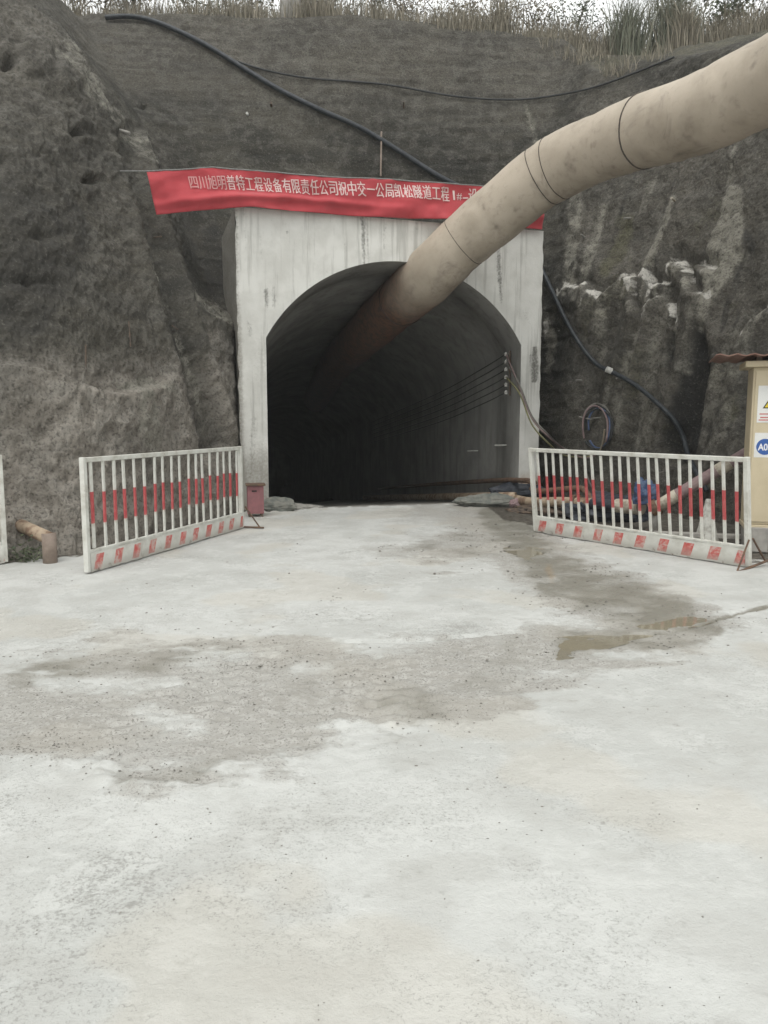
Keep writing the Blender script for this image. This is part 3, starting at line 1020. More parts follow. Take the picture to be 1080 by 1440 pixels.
    mud = np.maximum(mud, vis * 0.8 * sstep(4, 1, cr + 3 * w2) * sstep(760, 900, X))
    for pd in PUD:
        s_ = polysd(X, Y, pd)
        z -= vis * 0.030 * sstep(-6, 5, s_ + 7 * w2 + 5 * w3)
        mud = np.maximum(mud, vis * 0.9 * sstep(-9, 2, s_))
        wet = np.maximum(wet, vis * 0.75 * sstep(-12, 2, s_ + 5 * w2))
    # the floor drops away inside the tunnel
    rel = P - np.array(L)
    den = E.x * T.y - E.y * T.x
    a = (rel[..., 0] * T.y - rel[..., 1] * T.x) / den
    dd = (E.x * rel[..., 1] - E.y * rel[..., 0]) / den
    cor = (((a > aL - 0.25) & (a < aR + 0.25)) | ((dd > 0.35) & (a > aL - 4) & (a < aR + 4))).astype(float)
    lip = -0.15 + 0.25 * fbm(P * 1.3, 3)
    z += cor * np.where(dd > lip, SLOPE * (dd - lip), 0)
    z += 0.03 * np.exp(-((dd - lip + 0.1) / 0.14) ** 2) * sstep(-0.1, 0.3, fbm(P * 6, 3)) * cor
    mud = np.maximum(mud, cor * sstep(-0.1, 0.4, dd))
    # bare dark earth behind the right barrier and along the foot of the left rock
    g0, g1 = gp(752, 742), gp(1056, 792)
    side = ((XX - g0.x) * (g1.y - g0.y) - (YY - g0.y) * (g1.x - g0.x)) / math.hypot(g1.x - g0.x, g1.y - g0.y)
    sgn_ = np.sign((8.0 - g0.x) * (g1.y - g0.y) - (14.0 - g0.y) * (g1.x - g0.x))
    earth = sstep(0.05, 0.30, side * sgn_ + 0.25 * w2) * (XX > 1.9) * sstep(7.4, 8.2, YY)
    bx_, by_ = [-7, -4.3, -3.55, -2.95, -2.5], [6.8, 8.6, 9.1, 11.6, 13.4]
    ybase = np.interp(XX, bx_, by_)
    earth = np.maximum(earth, (XX < -2.4) * sstep(-0.35, -0.02, YY - ybase + 0.3 * w2))
    z += earth * 0.03 * fbm(P * 5, 4)
    P[..., 2] = z
    me, q = grid_mesh('ground', P)
    for nme, v in (('f', 0.5 + 0.75 * fbm(P * 2.6 + 5, 4, 0.6)), ('big', 0.5 + 0.8 * fbm(P * 0.6, 3)), ('tan', 0.5 + 0.8 * fbm(P * 0.8 + 9, 4) + 0.13 * sstep(8.0, 12.0, YY)), ('flake', 0.5 + 0.8 * fbm(P * 1.1 + 21, 3) + 0.22 * sstep(500, 100, X) * (Y > 1050)), ('earth', earth), ('mud', mud), ('wet', np.clip(wet, 0, 1)), ('rust', rust)):
        attr(me, nme, v)
    o = link('ground', me, 'ground')
    tag(o, 'pale concrete yard with a wet muddy patch', kind='structure')
    return mud, P


GM, GPT = build_ground()

for k, pd in enumerate(PUD):
    pts = [gp(x, y) for x, y in pd]
    c = sum(pts, Vector()) / len(pts)
    ring = spline(pts + [pts[0]], 5)[:-1]
    me = bpy.data.meshes.new('puddle')
    me.from_pydata([(c.x, c.y, -0.013)] + [(c.x + (p.x - c.x) * 1.45, c.y + (p.y - c.y) * 1.5, -0.013) for p in ring], [],
                   [(0, i + 1, (i + 1) % len(ring) + 1) for i in range(len(ring))])
    tag(link('puddle', me, 'water'), ['shallow brown puddle in the middle of the wet patch', 'thin sheet of water along the yard joint at right',
                                      'small wet puddle near the tunnel mouth'][k], kind='structure')

# ------------------------------------------------------------------ tunnel portal
DEP = 2.3


def build_portal():
    root = thing('tunnel_portal', 'stained white concrete tunnel portal with a low arched opening', 'tunnel portal', tuple(L))
    inv = Matrix.Translation(-L)
    vs, fs, st = [], [], []

    def strip(cols):
        """cols: list of (a, zlow); a grid up to ZTOP"""
        k = len(vs)
        for a, zl, n in cols:
            for j in range(n + 1):
                vs.append((a, zl + (ZTOP + 0.0 - zl) * j / n))
        n = cols[0][2]
        for i in range(len(cols) - 1):
            for j in range(n):
                p = k + i * (n + 1) + j
                fs.append((p, p + n + 1, p + n + 2, p + 1))
    n = 110
    strip([(a, -0.3, n) for a in np.linspace(0, aL, 18)])
    strip([(a, arch(a), 70) for a in np.linspace(aL, aR, 150)])
    strip([(a, -0.3, n) for a in np.linspace(aR, WID, 14)])
    A = np.array(vs)
    P = np.array([tuple(fpt(a, z)) for a, z in vs])
    Q = np.stack([A[:, 0], np.zeros(len(A)), A[:, 1]], -1)
    # slightly worn edges and an uneven trowelled face
    edge = np.minimum.reduce([A[:, 0], WID - A[:, 0], ZTOP - A[:, 1]])
    bumpv = 0.012 * fbm(Q * 1.3, 3) + 0.02 * np.minimum(0, fbm(Q * 5, 3)) * np.exp(-np.maximum(edge, 0) / 0.05)
    P = P - np.array(N)[None] * bumpv[:, None]
    ju = np.exp(-np.maximum(edge, 0) / 0.03)
    P = P + np.array(E)[None] * (ju * 0.03 * fbm(Q * 4 + 7, 3))[:, None]
    X, Y = project(P)
    stain = np.zeros(len(A))
    q = 1.5 * fbm(Q * 6, 3)
    for pts, amt in [
        ([(509, 303, 2), (511, 335, 2.5), (512, 372, 1)], .8), ([(515, 305, 1), (517, 340, 1.5), (518, 366, .5)], .6), ([(541, 306, 1), (540, 350, 1)], .6),
        ([(585, 308, 2), (586, 322, 1)], .5), ([(600, 308, 1), (601, 322, .6)], .4), ([(610, 309, 1), (612, 330, .6)], .4),
        ([(702, 335, 1), (701, 365, 2.5), (703, 395, 3), (705, 425, 1)], .75), ([(690, 330, 1), (692, 370, .6)], .3),
        ([(374, 408, 3), (376, 430, 2.5)], .7), ([(385, 404, 2), (386, 430, 2)], .65), ([(366, 330, 2), (369, 380, 1)], .4), ([(343, 300, 1), (346, 350, 1.5)], .45),
        ([(434, 370, 1), (436, 400, 1)], .35), ([(485, 345, 3), (487, 368, 2)], .3), ([(404, 326, 1.5), (404.5, 327, 1.5)], .9),
        ([(752, 490, 3), (753, 515, 5), (752, 535, 4)], .85), ([(746, 500, 2), (748, 525, 2)], .6), ([(738, 440, 4), (745, 455, 2)], .35),
        ([(350, 455, 4), (352, 470, 3)], .5), ([(357, 590, 5), (355, 640, 5)], .4), ([(355, 640, 4), (350, 690, 4)], .35),
        ([(460, 380, 2), (462, 395, 1)], .35), ([(733, 345, 1), (735, 390, 1)], .35), ([(382, 308, 1), (383, 340, 1)], .35),
    ]:
        stain = np.maximum(stain, amt * sstep(3.5, -2, segdist(X, Y, pts) + q))
    stain = np.maximum(stain, 0.55 * sstep(5, 0, np.abs(A[:, 0]) * 70) * (A[:, 1] < 5.2))
    drip = sstep(0.12, 0.5, pnoise(np.stack([A[:, 0] * 5.5, np.full(len(A), 3.3), A[:, 1] * 0.22], -1)))
    stain = np.maximum(stain, 0.38 * drip * sstep(ZTOP - 2.0, ZTOP - 0.1, A[:, 1]))
    dirt = 0.5 * sstep(1.4, 0.1, A[:, 1]) + 0.30 * sstep(aL + 0.25, aL - 0.05, A[:, 0]) * sstep(4.0, 2.8, A[:, 1]) + 0.45 * sstep(0.10, 0.0, A[:, 0] - 0.02) + 0.3 * np.clip(fbm(Q * 1.2 + 2, 3) + 0.15, 0, 1)
    ochre = sstep(0.75, 0.15, A[:, 1]) * sstep(aR - 0.1, aR + 0.1, A[:, 0]) + 0.3 * sstep(0.5, 0.1, A[:, 1]) * (A[:, 0] < aL)
    allv = [tuple(p) for p in P]
    # jamb and soffit (the lining shows behind), outer sides and top
    k = len(allv)
    prof = [(aL, -0.3), (aL, ZS * 0.35), (aL, ZS * 0.7)] + [(a, arch(a)) for a in np.linspace(aL, aR, 60)] + [(aR, ZS * 0.7), (aR, ZS * 0.35), (aR, -0.3)]
    sd_ = [(0.0, -0.3)] + [(0.0, z) for z in np.linspace(0.4, ZTOP, 30)] + [(a, ZTOP) for a in np.linspace(0.1, WID, 30)] + [(WID, z) for z in np.linspace(ZTOP - 0.1, -0.3, 30)]
    extra_st, extra_dt = [], []
    for t_ in np.linspace(0, DEP, 6):
        for (a, z) in sd_:
            p = fpt(a, z) + N * t_
            allv.append(tuple(p))
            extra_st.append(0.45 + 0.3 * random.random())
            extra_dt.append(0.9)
    m_ = len(sd_)
    for i in range(5):
        for j in range(m_ - 1):
            fs.append((k + i * m_ + j, k + i * m_ + j + 1, k + (i + 1) * m_ + j + 1, k + (i + 1) * m_ + j))
    me = bpy.data.meshes.new('facade')
    me.from_pydata([tuple(Vector(p) - L) for p in allv], [], fs)
    me.update()
    attr(me, 'stain', np.concatenate([stain, extra_st]))
    attr(me, 'dirt', np.concatenate([dirt, extra_dt]))
    attr(me, 'ochre', np.concatenate([ochre, np.zeros(len(extra_st))]))
    link('facade', me, 'portal', root, smooth=False)
    # lining: swept profile going down into the hill
    ds = [0.0, 0.9] + list(np.arange(0.93, 50, 0.7))
    zl = -7.0
    prof = [(aL, zl), (aL, 0.0), (aL, ZS * 0.5)] + [(a, arch(a)) for a in np.linspace(aL, aR, 48)] + [(aR, ZS * 0.5), (aR, 0.0), (aR, zl)]
    lv, lf = [], []
    for i, d_ in enumerate(ds):
        g = 0.0 if i < 2 else 0.07 + 0.05 * math.sin(i * 2.1) * 0.3
        for j, (a, z) in enumerate(prof):
            x = (a - aC)
            s = 1 + g / HALF
            wob = 0.025 * math.sin(i * 1.7 + j * 0.9) + 0.02 * math.sin(j * 0.37 + i * 3.1) if i > 1 else 0
            zz = z if j in (0, len(prof) - 1) else z + g + wob
            p = L + E * (aC + x * s + (wob * 0.6 if i > 1 else 0)) + T * d_ + Vector((0, 0, zz + SLOPE * d_))
            lv.append(tuple(p - L))
    m_ = len(prof)
    for i in range(len(ds) - 1):
        for j in range(m_ - 1):
            lf.append((i * m_ + j, i * m_ + j + 1, (i + 1) * m_ + j + 1, (i + 1) * m_ + j))
    lf.append(tuple((len(ds) - 1) * m_ + j for j in range(m_)))
    me = bpy.data.meshes.new('lining')
    me.from_pydata(lv, [], lf)
    link('lining', me, 'lining', root, smooth=True)
    return root


build_portal()


def on_wall(px, py, off=0.0):
    """point on the right inner wall of the tunnel"""
    d = ray(px, py)
    W0 = L + E * aR
    nn = Vector((-T.y, T.x, 0))            # towards the tunnel's inside (left)
    o = Vector((0, 0, CZ)) - (W0 + nn * off)
    k = -o.dot(nn) / d.dot(nn)
    return Vector((0, 0, CZ)) + d * k


# ------------------------------------------------------------------ ventilation duct
def build_duct():
    ctr = [(1330, -30, 7.5), (1210, 40, 8.6), (1080, 113, 9.85), (985, 158, 10.8), (889, 189, 11.9), (835, 210, 12.5), (775, 239, 13.1), (722, 280, 13.5), (665, 328, 13.95),
           (602, 388, 14.6), (548, 437, 16.6), (505, 478, 19.6), (470, 515, 24.0), (444, 562, 32.0)]
    pts = spline([at(*c) for c in ctr], 14)
    n = 40
    R = 0.485
    root = thing('ventilation_duct', 'long beige dusty ventilation duct running down into the tunnel', 'duct', tuple(pts[40]))
    V, Fc, so = [], [], []
    acc = 0
    up = Vector((0, 0, 1))
    frames = []
    for i, p in enumerate(pts):
        t = (pts[min(i + 1, len(pts) - 1)] - pts[max(i - 1, 0)]).normalized()
        s = t.cross(up).normalized()
        u2 = s.cross(t).normalized()
        frames.append((p, t, s, u2))
    A = np.array([[tuple(p + (s * math.cos(2 * math.pi * j / n) + u2 * math.sin(2 * math.pi * j / n)) * R) for j in range(n)] for p, t, s, u2 in frames])
    C = np.array([tuple(p) for p, *_ in frames])
    dirn = (A - C[:, None]) / R
    # slack folds of the fabric
    ds = np.concatenate([[0], np.cumsum(np.linalg.norm(np.diff(C, axis=0), axis=1))])
    fold = 0.016 * fbm(A * 1.6, 4) + 0.010 * np.sin(ds[:, None] * 2.2 + 3 * fbm(A * 0.7, 2)) - 0.020 * np.exp(-(pnoise(A * np.array([1.7, 1.2, 0.9]) + 5) / 0.05) ** 2) * sstep(0, 0.3, fbm(A * 0.8, 2))
    low = np.clip(-dirn[..., 2], 0, 1)
    fold += low * 0.025 * fbm(A * 2.6 + 5, 3)
    A = A + dirn * fold[..., None]
    A[..., 2] -= 0.03 * low
    me_v = A.reshape(-1, 3) - np.array(root.location)
    fs = []
    for i in range(len(pts) - 1):
        for j in range(n):
            fs.append((i * n + j, i * n + (j + 1) % n, (i + 1) * n + (j + 1) % n, (i + 1) * n + j))
    me = bpy.data.meshes.new('fabric')
    me.from_pydata(me_v.tolist(), [], fs)
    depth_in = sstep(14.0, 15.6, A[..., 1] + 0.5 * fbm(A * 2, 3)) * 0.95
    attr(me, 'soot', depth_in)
    ang = np.arctan2(dirn[..., 2], dirn[..., 0])
    grime_shade = 0.45 * np.clip(0.25 + 1.6 * fbm(np.stack([ds[:, None] * 2.6 + 0 * ang, ang * 0.8, 0 * ang], -1), 4), 0, 1) + 0.25 * low  # streaky dirt, plus shade painted onto the underside
    cr = np.abs(pnoise(np.stack([ds[:, None] * 1.5 + 0.8 * ang, ang * 2.2 + 3, 0 * ang + 7.7], -1)))
    grime_shade += 0.5 * sstep(0.03, 0.0, cr) * sstep(0.0, 0.25, fbm(A * 1.1 + 3, 2))
    attr(me, 'grime_shade', grime_shade)
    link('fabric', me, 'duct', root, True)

    def ring_at(px, r=0.018, tilt=0):
        X, Y = project(C)
        i = int(np.argmin(np.abs(X - px) + (C[:, 1] < 5) * 999))
        p, t, s, u2 = frames[i]
        loop = []
        for j in range(41):
            a = 2 * math.pi * j / 40
            q = Vector(A[i, j % n]) + (Vector(A[i, j % n]) - p).normalized() * (r * 0.25)
            loop.append(q - root.location)
        mb = MB().tube(loop, r, 6, cap=False)
        mb.build('seam_ring', 'seam', root, smooth=True)
    ring_at(906, 0.012)
    ring_at(784, 0.007)
    ring_at(764, 0.007)
    ring_at(566, 0.010)
    ring_at(652, 0.005)
    # carrying wire along the top
    wire = []
    for i in range(0, len(pts) - 30, 2):
        p, t, s, u2 = frames[i]
        wire.append(p + u2 * (R + 0.035) + s * 0.0 - root.location)
    MB().tube(wire, 0.008, 5).build('carrying_wire', 'dark_steel', root)


build_duct()

# ------------------------------------------------------------------ banner
BTOP = [(206, 241), (255, 239), (300, 235.5), (330, 239), (400, 244), (470, 250), (540, 252), (620, 258), (690, 263), (764, 271)]
BBOT = [(220, 301), (262, 297), (325, 293), (345, 292), (430, 298), (500, 303), (575, 307), (640, 310), (700, 316), (764, 322)]


def banner_point(px, v):
    """px along the cloth, v 0 (bottom) to 1 (top)"""
    s = (px - 206) / (764 - 206)
    xt = 206 + s * (764 - 206)
    xb = 220 + s * (764 - 220)
    yt = np.interp(xt, [p[0] for p in BTOP], [p[1] for p in BTOP])
    yb = np.interp(xb, [p[0] for p in BBOT], [p[1] for p in BBOT])
    a, z = face(xb + (xt - xb) * v, yb + (yt - yb) * v, 0.14)
    wv = 0.030 * math.sin(a * 1.9 + v * 3.4 + 0.7) * (1 - v) + 0.018 * math.sin(a * 5.3 - v * 5.0) * (0.3 + v * (1 - v) * 2)
    wv += 0.05 * mnoise.noise((a * 1.5, v * 2.2, 3.0)) * 0.7 + 0.02 * mnoise.noise((a * 5, v * 4, 9.0)) * 0.7
    wv += 0.05 * math.exp(-((v - 0.28 - 0.05 * math.sin(a * 1.3)) / 0.10) ** 2) * (0.5 + 0.5 * math.sin(a * 0.9 + 1))
    return a, z, 0.14 + 1.6 * wv


def build_banner():
    root = thing('banner', 'red cloth banner with white Chinese lettering hung over the portal', 'banner', tuple(fpt(3, ZTOP, 0.14)))
    o = Vector(root.location)
    nx, nv = 240, 26
    V = []
    for i in range(nx + 1):
        px = 206 + (764 - 206) * i / nx
        for j in range(nv + 1):
            V.append(tuple(fpt(*banner_point(px, j / nv)) - o))
    fs = [(i * (nv + 1) + j, (i + 1) * (nv + 1) + j, (i + 1) * (nv + 1) + j + 1, i * (nv + 1) + j + 1) for i in range(nx) for j in range(nv)]
    me = bpy.data.meshes.new('cloth')
    me.from_pydata(V, [], fs)
    cl = link('cloth', me, 'banner', root, True)
    so = cl.modifiers.new('thickness', 'SOLIDIFY')
    so.thickness = 0.003
    # lettering
    body = '四川旭明普特工程设备有限责任公司祝中交一公局凯松隧道工程1#-设'
    # x centre of each character in the photograph
    x0, step = 268.0, 13.22
    for k, ch in enumerate(body):
        cu = bpy.data.curves.new('character', 'FONT')
        cu.body = ch
        cu.size = 1.0
        cu.offset = 0.0
        cu.resolution_u = 3
        to = bpy.data.objects.new('tmp', cu)
        COL.objects.link(to)
        bpy.context.view_layer.update()
        dg = bpy.context.evaluated_depsgraph_get()
        tm = bpy.data.meshes.new_from_object(to.evaluated_get(dg))
        bpy.data.objects.remove(to)
        if len(tm.vertices) == 0:
            continue
        # a bolder stroke: the outline laid three times, shifted sideways
        vv0 = [v.co.copy() for v in tm.vertices]
        ff0 = [tuple(p.vertices) for p in tm.polygons]
        bpy.data.meshes.remove(tm)
        tm = bpy.data.meshes.new('character')
        nv0 = len(vv0)
        tm.from_pydata([(c.x + dx_, c.y, dz_) for dx_, dz_ in ((-.019 * (ch not in '1-#'), .001), (.019 * (ch not in '1-#'), .002), (0, .003)) for c in vv0], [],
                       [tuple(q_ + r_ * nv0 for q_ in f_) for r_ in range(3) for f_ in ff0])
        bm = bmesh.new()
        bm.from_mesh(tm)
        co = [v.co.copy() for v in bm.verts]
        xmn, xmx = min(c.x for c in co), max(c.x for c in co)
        narrow = ch in '1-#'
        if k < 28:
            xc = x0 + step * k
        else:
            xc = {28: 637.5, 29: 646, 30: 654.5, 31: 664.5}[k]
        wpx = {'1': 2.8, '#': 8, '-': 7}.get(ch, 12.0)
        for v in bm.verts:
            tx = (v.co.x - 0.5 * (xmn + xmx)) / max(xmx - xmn, 0.5 if not narrow else 0.1)
            px = xc + tx * wpx
            cy = np.interp(px, [262, 330, 460, 560, 627, 670], [257, 258, 264.5, 269, 273.5, 276])
            hh = {'1': 18, '#': 13, '-': 18}.get(ch, 20.5)
            py = cy - (v.co.y - 0.36) * hh / 0.92
            yt = np.interp(px, [p[0] for p in BTOP], [p[1] for p in BTOP])
            yb = np.interp(px, [p[0] for p in BBOT], [p[1] for p in BBOT])
            vv = (yb - py) / (yb - yt)
            a, z, off = banner_point(px, vv)
            v.co = fpt(a, z, off + 0.012 + v.co.z) - o
        bm.to_mesh(tm)
        bm.free()
        tm.name = 'character'
        attr(tm, 'fade', np.full(len(tm.vertices), float(np.interp(k, [0, 3, 4, 31], [0.28, 0.38, 0.75, 0.9]))))
        link('character', tm, 'letter', root)
    rope = [fpt(*face(165, 240.5, 0.14), 0.14), fpt(*face(206, 241, 0.14), 0.145)] + [fpt(*banner_point(206 + 558 * i / 24, 1.0)) + Vector((0, 0, 0.006)) for i in range(25)]
    MB().tube([p - o for p in rope], 0.011, 6).build('hanging_rod', 'rope', root)


build_banner()

# ------------------------------------------------------------------ fences
FH = 1.2


def build_fence(label, far, near, nbars, lean=0.0, phase=0.0, group='striped barrier panels'):
    """panel from far to near (ground points); local x runs far -> near"""
    far, near = Vector(far), Vector(near)
    d = near - far
    ln = d.length
    root = thing('barrier_panel', label, 'barrier', tuple(far), (0, 0, math.atan2(d.y, d.x)), group)
    root.rotation_euler.rotate_axis('X', lean)
    for x in (0.03, ln - 0.03):
        MB().box((x, 0, FH / 2 + 0.01), (0.055, 0.055, FH - 0.02)).build('post', 'frame', root, 0.006)
    MB().box((ln / 2, 0, FH - 0.028), (ln - 0.118, 0.045, 0.05)).build('top_rail', 'frame', root, 0.006)
    MB().box((ln / 2, 0, 0.225), (ln - 0.118, 0.04, 0.035)).build('bottom_rail', 'frame', root, 0.005)
    # sheet kick board with a dented lower edge
    mb = MB()
    nx = 40
    V = []
    for i in range(nx + 1):
        x = 0.045 + (ln - 0.09) * i / nx
        zb = 0.012 + 0.012 * abs(math.sin(i * 1.3 + phase * 9)) * (random.random())
        yy = -0.034 + 0.006 * math.sin(i * 0.55 + phase)
        V += [(x, yy, zb), (x, yy + 0.004 * math.sin(i * 1.1), 0.11), (x, yy, 0.212), (x, yy + 0.004, zb), (x, yy + 0.004, 0.212)]
    fsx = []
    for i in range(nx):
        a, b = i * 5, i * 5 + 5
        fsx += [(a, b, b + 1, a + 1), (a + 1, b + 1, b + 2, a + 2), (a + 4, b + 4, b + 3, a + 3), (a + 2, b + 2, b + 4, a + 4), (a + 3, b + 3, b, a)]
    mb.add(V, fsx)
    kb = mb.build('kick_board', 'kick', root)
    back = kb.copy()
    COL.objects.link(back)
    back.parent = root
    back.location = (ln, 0, 0)
    back.rotation_euler = (0, 0, math.pi)
    # bars, all from one mesh
    me = MB().box((0, 0, 0.695), (0.034, 0.022, 0.91)).mesh('bar', 0.004)
    me.materials.append(M['bar'])
    x0, x1 = 0.155, ln - 0.155
    for i in range(nbars):
        o = bpy.data.objects.new('bar', me)
        COL.objects.link(o)
        o.parent = root
        o.location = (x0 + (x1 - x0) * i / (nbars - 1) + random.uniform(-.004, .004), random.uniform(-.002, .002), random.uniform(-.012, .012))
        o.rotation_euler = (random.uniform(-.010, .010), random.uniform(-.014, .014) * (2.2 if random.random() < 0.15 else 1), random.uniform(-.15, .15))
    return root, ln


gl_root, gl_len = build_fence('red and white barrier panel beside the pink box, left of the tunnel', gp(341, 743), gp(121, 808), 18, 0.0)
gr_root, gr_len = build_fence('red and white barrier panel beside the beige cabinet, right of the tunnel', gp(752, 748), gp(1056, 799), 22, math.radians(7), 0.6)
build_fence('red and white barrier panel cut off by the left edge of the photo', gp(-330, 836), gp(11, 792), 18, 0.0, 0.3)


def foot(root, x, label=None, flip=1):
    mb = MB()
    mb.tube([(x, -0.33 * flip, 0.02), (x, 0.33 * flip, 0.02)], 0.014, 6)
    mb.tube([(x - 0.01, -0.26 * flip, 0.025), (x - 0.01, -0.035 * flip, 0.32)], 0.011, 6)
    mb.tube([(x - 0.01, 0.26 * flip, 0.025), (x - 0.01, 0.035 * flip, 0.32)], 0.011, 6)
    mb.build('stand_foot', 'rust', root)


foot(gr_root, gr_len + 0.015)
foot(gl_root, -0.02)
# ------------------------------------------------------------------ control cabinet
def build_cabinet():
    c = gp(1046, 786)
    root = thing('electrical_cabinet', 'beige metal electrical cabinet with warning sign and round A03 sticker', 'cabinet', (c.x + 0.24, 9.25, 0), (0, 0, math.radians(-19)))
    W, D, H, Z0 = 1.05, 0.55, 1.86, 0.33
    MB().box((W / 2, D / 2, Z0 + H / 2), (W, D, H)).build('body', 'beige', root, 0.012)
    MB().box((W / 2, D / 2 - 0.012, Z0 + H + 0.035), (W + 0.20, D + 0.17, 0.07)).build('top_cap', 'beige', root, 0.01)
    MB().box((W / 2, D / 2, Z0 - 0.03), (W + 0.02, D + 0.03, 0.055)).build('base_frame', 'beige', root, 0.006)
    mb = MB()
    for x in (0.14, W - 0.14):
        mb = MB().box((x, D / 2, 0.15), (0.24, D + 0.1, 0.30))
        mb.build('plinth_block', 'plinth', root, 0.015)
    # two door leaves with a seam between
    for x0, x1 in ((0.025, W / 2 - 0.004), (W / 2 + 0.004, W - 0.025)):
        dr = MB().box(((x0 + x1) / 2, -0.009, Z0 + H / 2), (x1 - x0, 0.016, H - 0.07)).build('door', 'beige', root, 0.006)
    MB().box((W / 2 + 0.05, -0.03, Z0 + H * 0.5), (0.03, 0.03, 0.16)).build('handle', 'dark_steel', root, 0.006)
    # warning sign
    sg = MB().box((0.215, -0.021, Z0 + 1.43), (0.31, 0.004, 0.43)).build('warning_sign', 'paper', root)
    mb = MB()
    t = [(0.205, 0.10), (0.115, -0.05), (0.295, -0.05)]
    zc = Z0 + 1.43
    mb.add([(x, -0.0245, zc + z) for x, z in t] + [(x, -0.0235, zc + z) for x, z in t], [(0, 1, 2), (5, 4, 3), (0, 3, 4, 1), (1, 4, 5, 2), (2, 5, 3, 0)])
    mb.build('triangle', 'black', sg)
    mb = MB()
    t = [(0.205, 0.078), (0.135, -0.038), (0.275, -0.038)]
    mb.add([(x, -0.0262, zc + z) for x, z in t] + [(x, -0.0250, zc + z) for x, z in t], [(0, 1, 2), (5, 4, 3), (0, 3, 4, 1), (1, 4, 5, 2), (2, 5, 3, 0)])
    mb.build('triangle_field', 'yellow', sg)
    mb = MB()
    b_ = [(0.213, 0.045), (0.192, 0.008), (0.206, 0.008), (0.198, -0.03), (0.22, 0.018), (0.206, 0.018)]
    mb.add([(x, -0.0270, zc + z) for x, z in b_], [tuple(range(6))])
    mb.build('lightning_mark', 'black', sg)
    for z, w_ in ((-0.115, 0.26), (-0.155, 0.24), (-0.185, 0.27)):
        MB().box((0.215, -0.0240, zc + z), (w_, 0.0012, 0.012)).build('red_line', 'red_print', sg)
    # sticker
    zs = Z0 + 0.93
    MB().box((0.185, -0.019, zs + 0.02), (0.27, 0.002, 0.29)).build('sticker_backing', 'paper', root)
    mb = MB()
    ring = [(0.165 + 0.095 * math.cos(2 * math.pi * i / 32), -0.0215, zs + 0.095 * math.sin(2 * math.pi * i / 32)) for i in range(32)]
    mb.add(ring, [tuple(range(32))])
    st = mb.build('number_sticker', 'blue', root)
    cu = bpy.data.curves.new('sticker_number', 'FONT')
    cu.body = 'A03'
    cu.size = 0.110
    cu.align_x = 'CENTER'
    cu.offset = 0.0025
    to = bpy.data.objects.new('tmp', cu)
    COL.objects.link(to)
    bpy.context.view_layer.update()
    tm = bpy.data.meshes.new_from_object(to.evaluated_get(bpy.context.evaluated_depsgraph_get()))
    bpy.data.objects.remove(to)
    for v in tm.vertices:
        x, y = v.co.x, v.co.y
        v.co = (0.165 + x * 0.80, -0.0235, zs - 0.04 + y * 1.0)
    link('sticker_number', tm, 'white', st)
    # loose corrugated sheet laid over the top
    V, fs = [], []
    nx = 40
    for i in range(nx + 1):
        x = -0.44 + 1.85 * i / nx
        for y in (-0.30, 0.95):
            V.append((x, y, Z0 + H + 0.135 + 0.012 * math.sin(i * 1.6) + 0.035 * (x + 0.3) * (1 if y < 0 else 1.3) * -0.3))
    for i in range(nx):
        fs.append((2 * i, 2 * i + 2, 2 * i + 3, 2 * i + 1))
    me = bpy.data.meshes.new('roof_sheet')
    me.from_pydata(V, [], fs)
    sh = link('roof_sheet', me, 'brown_sheet')
    s = sh.modifiers.new('thickness', 'SOLIDIFY')
    s.thickness = 0.012
    sh.matrix_world = root.matrix_basis.copy()
    tag(sh, 'rusty brown corrugated sheet lying on top of the beige cabinet', 'sheet')
    bm_ = MB()
    for x in (0.05, 0.9):
        bm_ = MB().box((x, 0.3, Z0 + H + 0.0985), (0.06, 0.7, 0.055))
        bm_.build('roof_batten', 'dark_steel', root)


build_cabinet()

# ------------------------------------------------------------------ pipes
def pipe(name, label, pts, r, mat, cat='pipe', n=14, k=6, straight=False, extra=None):
    pts = [Vector(p) for p in pts]
    root = thing(name, label, cat, tuple(pts[0]))
    o = pts[0]
    line = pts if straight else spline(pts, k)
    MB().tube([p - o for p in line], r, n).build('pipe', mat, root, smooth=True)
    if extra:
        for (p, q, rr, m, nm) in extra:
            MB().tube([Vector(p) - o, Vector(q) - o], rr, n).build(nm, m, root, smooth=False)
    return root


# left elbow pipe
p0, p1 = at(-70, 708, 9.15), at(60, 752, 8.75)
pb = gp(70, 791)
e1 = at(69, 757, pb.y)
o = pipe('elbow_pipe', 'rusty bent pipe with a pale section standing by the left rock face', [p0, at(30, 739, 8.85)], 0.068, 'rust', straight=True)
b = Vector(o.location)
MB().tube([at(30, 739, 8.85) - b, e1 - b], 0.074, 14).build('sleeve', 'ochre_pipe', o, smooth=True)
MB().tube([e1 - b + Vector((0.0, 0, 0.055)), Vector((e1.x, e1.y, -0.05)) - b], 0.078, 14).build('standpipe', 'brown_pipe', o, smooth=True)
MB().tube([at(12, 732, 8.89) - b, at(17, 734, 8.88) - b], 0.095, 14).build('flange', 'dark_steel', o)

# pipes beside the right jamb
w_in = [on_wall(735 - 10 * i, 694, 0.0) for i in range(4)]
W0 = L + E * aR
nn = Vector((-T.y, T.x, 0))


def wallp(d_, off, z):
    return W0 + T * d_ + nn * off + Vector((0, 0, z + SLOPE * max(d_, 0)))


